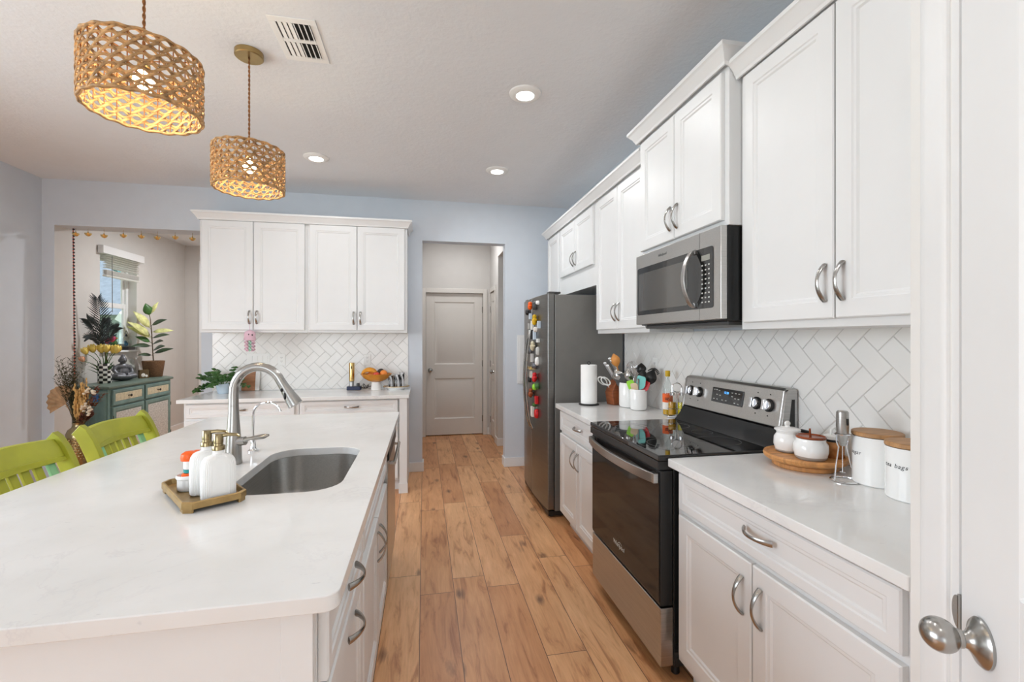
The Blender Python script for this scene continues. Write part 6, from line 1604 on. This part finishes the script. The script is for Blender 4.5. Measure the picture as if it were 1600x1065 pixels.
def bird(label, y, m1, m2, m3):
    t = thing('bird_figurine', label, 'figurine', (-3.675, y, wz0 + 0.0225), math.radians(60), 'figurines on the window sill')
    b = MB(); b.lathe([(0.002, 0.0005), (0.03, 0.0005), (0.026, 0.02), (0.008, 0.03), (0.002, 0.03)], seg=14); b.build('base', 'dryred', t)
    b = MB(); b.ell((0, 0, 0.085), (0.03, 0.032, 0.055)); b.ell((0, -0.022, 0.15), (0.022, 0.024, 0.024)); b.build('body', m1, t, remesh=0.005)
    for s in (-1, 1):
        b = MB(); b.leaf((s * 0.025, 0.0, 0.11), (s * 0.55, 0.4, -0.9), 0.11, 0.05, up=(s, -0.6, 0.2), droop=0.1); b.build('wing', m2, t, solid=0.006)
    b = MB(); b.lathe([(0.008, 0), (0.001, 0.022)], (0, 0, 0), 8); b.X = None
    for p in b.v: p.x, p.y, p.z = p.x, -0.044 - p.z, 0.15 + p.y
    b.build('beak', 'amber', t)
    b = MB()
    for k in range(5): b.leaf((0, -0.01, 0.168), (0.5 * math.cos(k * 1.25), 0.3 + 0.4 * math.sin(k * 1.25), 0.8), 0.05, 0.02)
    b.build('crest', m3, t, solid=0.002)
bird('pale bird figurine with dark crest on the left of the window sill', 6.12, 'bluewhite', 'silver', 'feather')
bird('dark blue bird figurine with red chest near the middle of the window sill', 6.29, 'leaf', 'navy', 'navy')

# floor vase with dried stems
fv = thing('floor_vase', 'tall dimpled gold floor vase beside the green stools', 'vase', (-2.975, 4.62, 0))
b = MB()
prof = [(0.002, 0.0005), (0.06, 0.0005), (0.064, 0.006), (0.078, 0.12), (0.085, 0.30), (0.086, 0.44), (0.083, 0.535)]
b.lathe(prof, seg=44); body = b.build('vase_body', 'dimple', fv)
b = MB()
for r_ in range(22):
    z = 0.02 + r_ * 0.0235; rr = 0.06 + (0.026 * min(1, z / 0.40)); n = 24
    for k in range(n):
        a = 2 * PI * (k + 0.5 * (r_ % 2)) / n; rad = Vector((math.cos(a), math.sin(a), 0)); tn = Vector((-math.sin(a), math.cos(a), 0)); c = rad * (rr + 0.0008) + Vector((0, 0, z))
        b._add([c - tn * 0.0095, c - Vector((0, 0, 0.011)), c + tn * 0.0095, c + Vector((0, 0, 0.011)), c + rad * 0.005], [(0, 1, 4), (1, 2, 4), (2, 3, 4), (3, 0, 4)])
b.build('diamond_texture', 'dimple', body, smooth=False)
b = MB(); b.lathe([(0.083, 0.5352), (0.080, 0.565), (0.066, 0.598), (0.042, 0.618), (0.036, 0.640), (0.041, 0.658), (0.037, 0.659), (0.031, 0.640), (0.031, 0.61)], seg=40); b.build('shoulder', 'bronze', fv)
vp = Vector((-2.975, 4.62, 0.62))
def dried(name, label, fn):
    t = thing(name, label, 'dried stems', vp, 0, 'dried stems in the gold floor vase')
    fn(t)
def f_fan(t):
    hub = RV * -0.10 + Vector((0, -0.01, 0.20)); b = MB(); b.tube([RV * -0.012 + Vector((0, 0, -0.05)), RV * -0.03 + Vector((0, 0, 0.08)), hub], 0.004, 6); b.build('stalk', 'dryfan', t)
    b = MB(); vs = []; fs = []; n = 17
    for k in range(n):
        a = math.radians(62 + 150 * k / (n - 1)); d = RV * math.cos(a) + Vector((0, 0, math.sin(a))); L = 0.175 * (1 - 0.12 * abs(k - 8) / 8); z = 0.008 * (1 if k % 2 else -1)
        vs.append(hub + d * L + Vector((0.19 * z, 0.98 * z, 0)))
    vs.append(hub); b._add(vs, [(k, k + 1, n) for k in range(n - 1)]); b.build('fan_leaf', 'dryfan', t, solid=0.002, smooth=False)
def f_grass(t):
    b = MB()
    for k in range(70):
        a = random.gauss(-0.10, 0.065); dep = random.uniform(-0.05, 0.06); h = random.uniform(0.36, 0.60)
        p0 = RV * random.uniform(-.018, 0.005) + Vector((0, random.uniform(-.012, .012), -0.03)); p1 = RV * a * 0.55 + Vector((0, dep * .5, h * .55)); p2 = RV * a + Vector((0, dep, h))
        b.tube([p0, p1, p2], [0.0016, 0.0014, 0.0007], 4)
        for q in range(9):
            u = 0.40 + 0.6 * q / 8; c = p1.lerp(p2, max(0, (u - 0.5) * 2)) if u > .5 else p0.lerp(p1, u * 2)
            b.leaf(c, (RV * random.choice((-1, 1)) * 0.8 + Vector((0, random.uniform(-.4, .4), 1))), random.uniform(0.02, 0.045), 0.008, n=3)
    b.build('bristles', 'drygrass', t)
def f_oat(t):
    b = MB(); b2 = MB()
    for k in range(26):
        a = random.uniform(0.0, 0.11); dep = random.uniform(-0.06, 0.02); h = random.uniform(0.18, 0.42)
        p0 = RV * random.uniform(-.01, .02) + Vector((0, random.uniform(-.012, .012), -0.03)); p2 = RV * a + Vector((0, dep, h)); p1 = p0.lerp(p2, 0.55) + RV * -0.01
        b2.tube([p0, p1, p2], 0.0014, 4)
        for q in range(8):
            u = q / 7; c = p1.lerp(p2, u); b.ell(c + Vector((random.uniform(-.012, .012), random.uniform(-.012, .012), 0)), (0.006, 0.006, 0.015), 6, 5)
    b.build('seed_heads', 'dryoat', t); b2.build('stalks', 'dryoat', t)
def f_red(t):
    b = MB(); b2 = MB()
    for k in range(16):
        a = random.uniform(0.06, 0.22); dep = random.uniform(-0.05, 0.05); h = random.uniform(0.08, 0.34)
        p0 = RV * random.uniform(0, .022) + Vector((0, random.uniform(-.012, .012), -0.03)); p2 = RV * a * (0.6 + 0.5 * h / 0.34) + Vector((0, dep, h)); p1 = p0.lerp(p2, 0.5) + RV * -0.012
        b2.tube([p0, p1, p2], 0.0015, 4)
        for q in range(7):
            c = p1.lerp(p2, 0.3 + 0.7 * q / 6)
            for _ in range(2): b.leaf(c, (random.uniform(-1, 1), random.uniform(-1, 1), random.uniform(0, 1)), random.uniform(0.022, 0.04), 0.022, n=3, droop=0.2)
    b.build('leaves', 'dryred', t, solid=0.0008); b2.build('stalks', 'stem', t)
def f_white(t):
    b = MB(); b2 = MB()
    for k in range(9):
        a = random.uniform(0.05, 0.16); h = random.uniform(0.10, 0.36)
        p0 = RV * 0.012 + Vector((0, -0.01, -0.03)); p2 = RV * a + Vector((0, random.uniform(-.07, -.02), h)); b2.tube([p0, p0.lerp(p2, .5), p2], 0.0013, 4)
        for q in range(4): b.ell(p2 + Vector((random.uniform(-.014, .014), random.uniform(-.012, .012), random.uniform(-.02, .02))), (0.012, 0.012, 0.010), 8, 6)
    b.build('blooms', 'drywhite', t); b2.build('stalks', 'stem', t)
dried('dried_palm_leaf', 'tan fan-shaped dried palm leaf at the left of the gold floor vase', f_fan)
dried('dried_grass', 'dark green-brown dried grass, tallest bunch in the gold floor vase', f_grass)
dried('dried_oats', 'golden dried oats in the middle of the gold floor vase', f_oat)
dried('dried_russet_stems', 'russet dried leaf stems at the right of the gold floor vase', f_red)
dried('dried_white_flowers', 'small cream dried flowers low in the gold floor vase', f_white)

# bead string and brass ornaments in the opening
bs = thing('bead_string', 'string of coral and dark beads hanging at the left doorway edge', 'bead string', (-3.226, 4.95, 0))
b = MB(); b.tube([(0, 0, 2.4265), (0.004, 0, 1.8), (0.012, 0, 0.98)], 0.0022, 5)
b.build('cord', 'beadred', bs)
b = MB(); b2 = MB()
for k in range(46):
    z = 2.415 - k * 0.031; x = 0.012 * (2.4265 - z) / 1.45
    b.ell((x + 0.003, 0, z), (0.0095, 0.0095, 0.0095), 8, 6); b2.ell((x - 0.001, 0, z - 0.0155), (0.0065, 0.0065, 0.006), 8, 6)
b.build('dark_beads', 'beadblack', bs); b2.build('coral_beads', 'beadred', bs)
for k, x in enumerate((-3.205, -3.105, -2.975, -2.815, -2.665, -2.530, -2.375, -2.225)):
    t = thing('brass_ornament', ('first', 'second', 'third', 'fourth', 'fifth', 'sixth', 'seventh', 'last')[k] + ' brass lamp ornament under the doorway header, counted from the bead string', 'ornament', (x, 4.95, 2.372 + 0.006 * math.sin(k * 2.3)), 0.3 * k, 'brass ornaments under the doorway header')
    b = MB(); b.lathe([(0.002, -0.022), (0.014, -0.018), (0.024, -0.006), (0.028, 0.006), (0.026, 0.006), (0.020, -0.004), (0.010, -0.012), (0.002, -0.014)], seg=20); b.lathe([(0.002, -0.012), (0.007, -0.004), (0.009, 0.006), (0.004, 0.020), (0.001, 0.028)], seg=12)
    b.build('lamp_cup', 'gold', t)
    b = MB(); b.tube([(0.0, 0, 0.026), (0.0, 0, 2.4265 - t.location.z)], 0.0014, 5); b.build('hook_wire', 'brass', t)
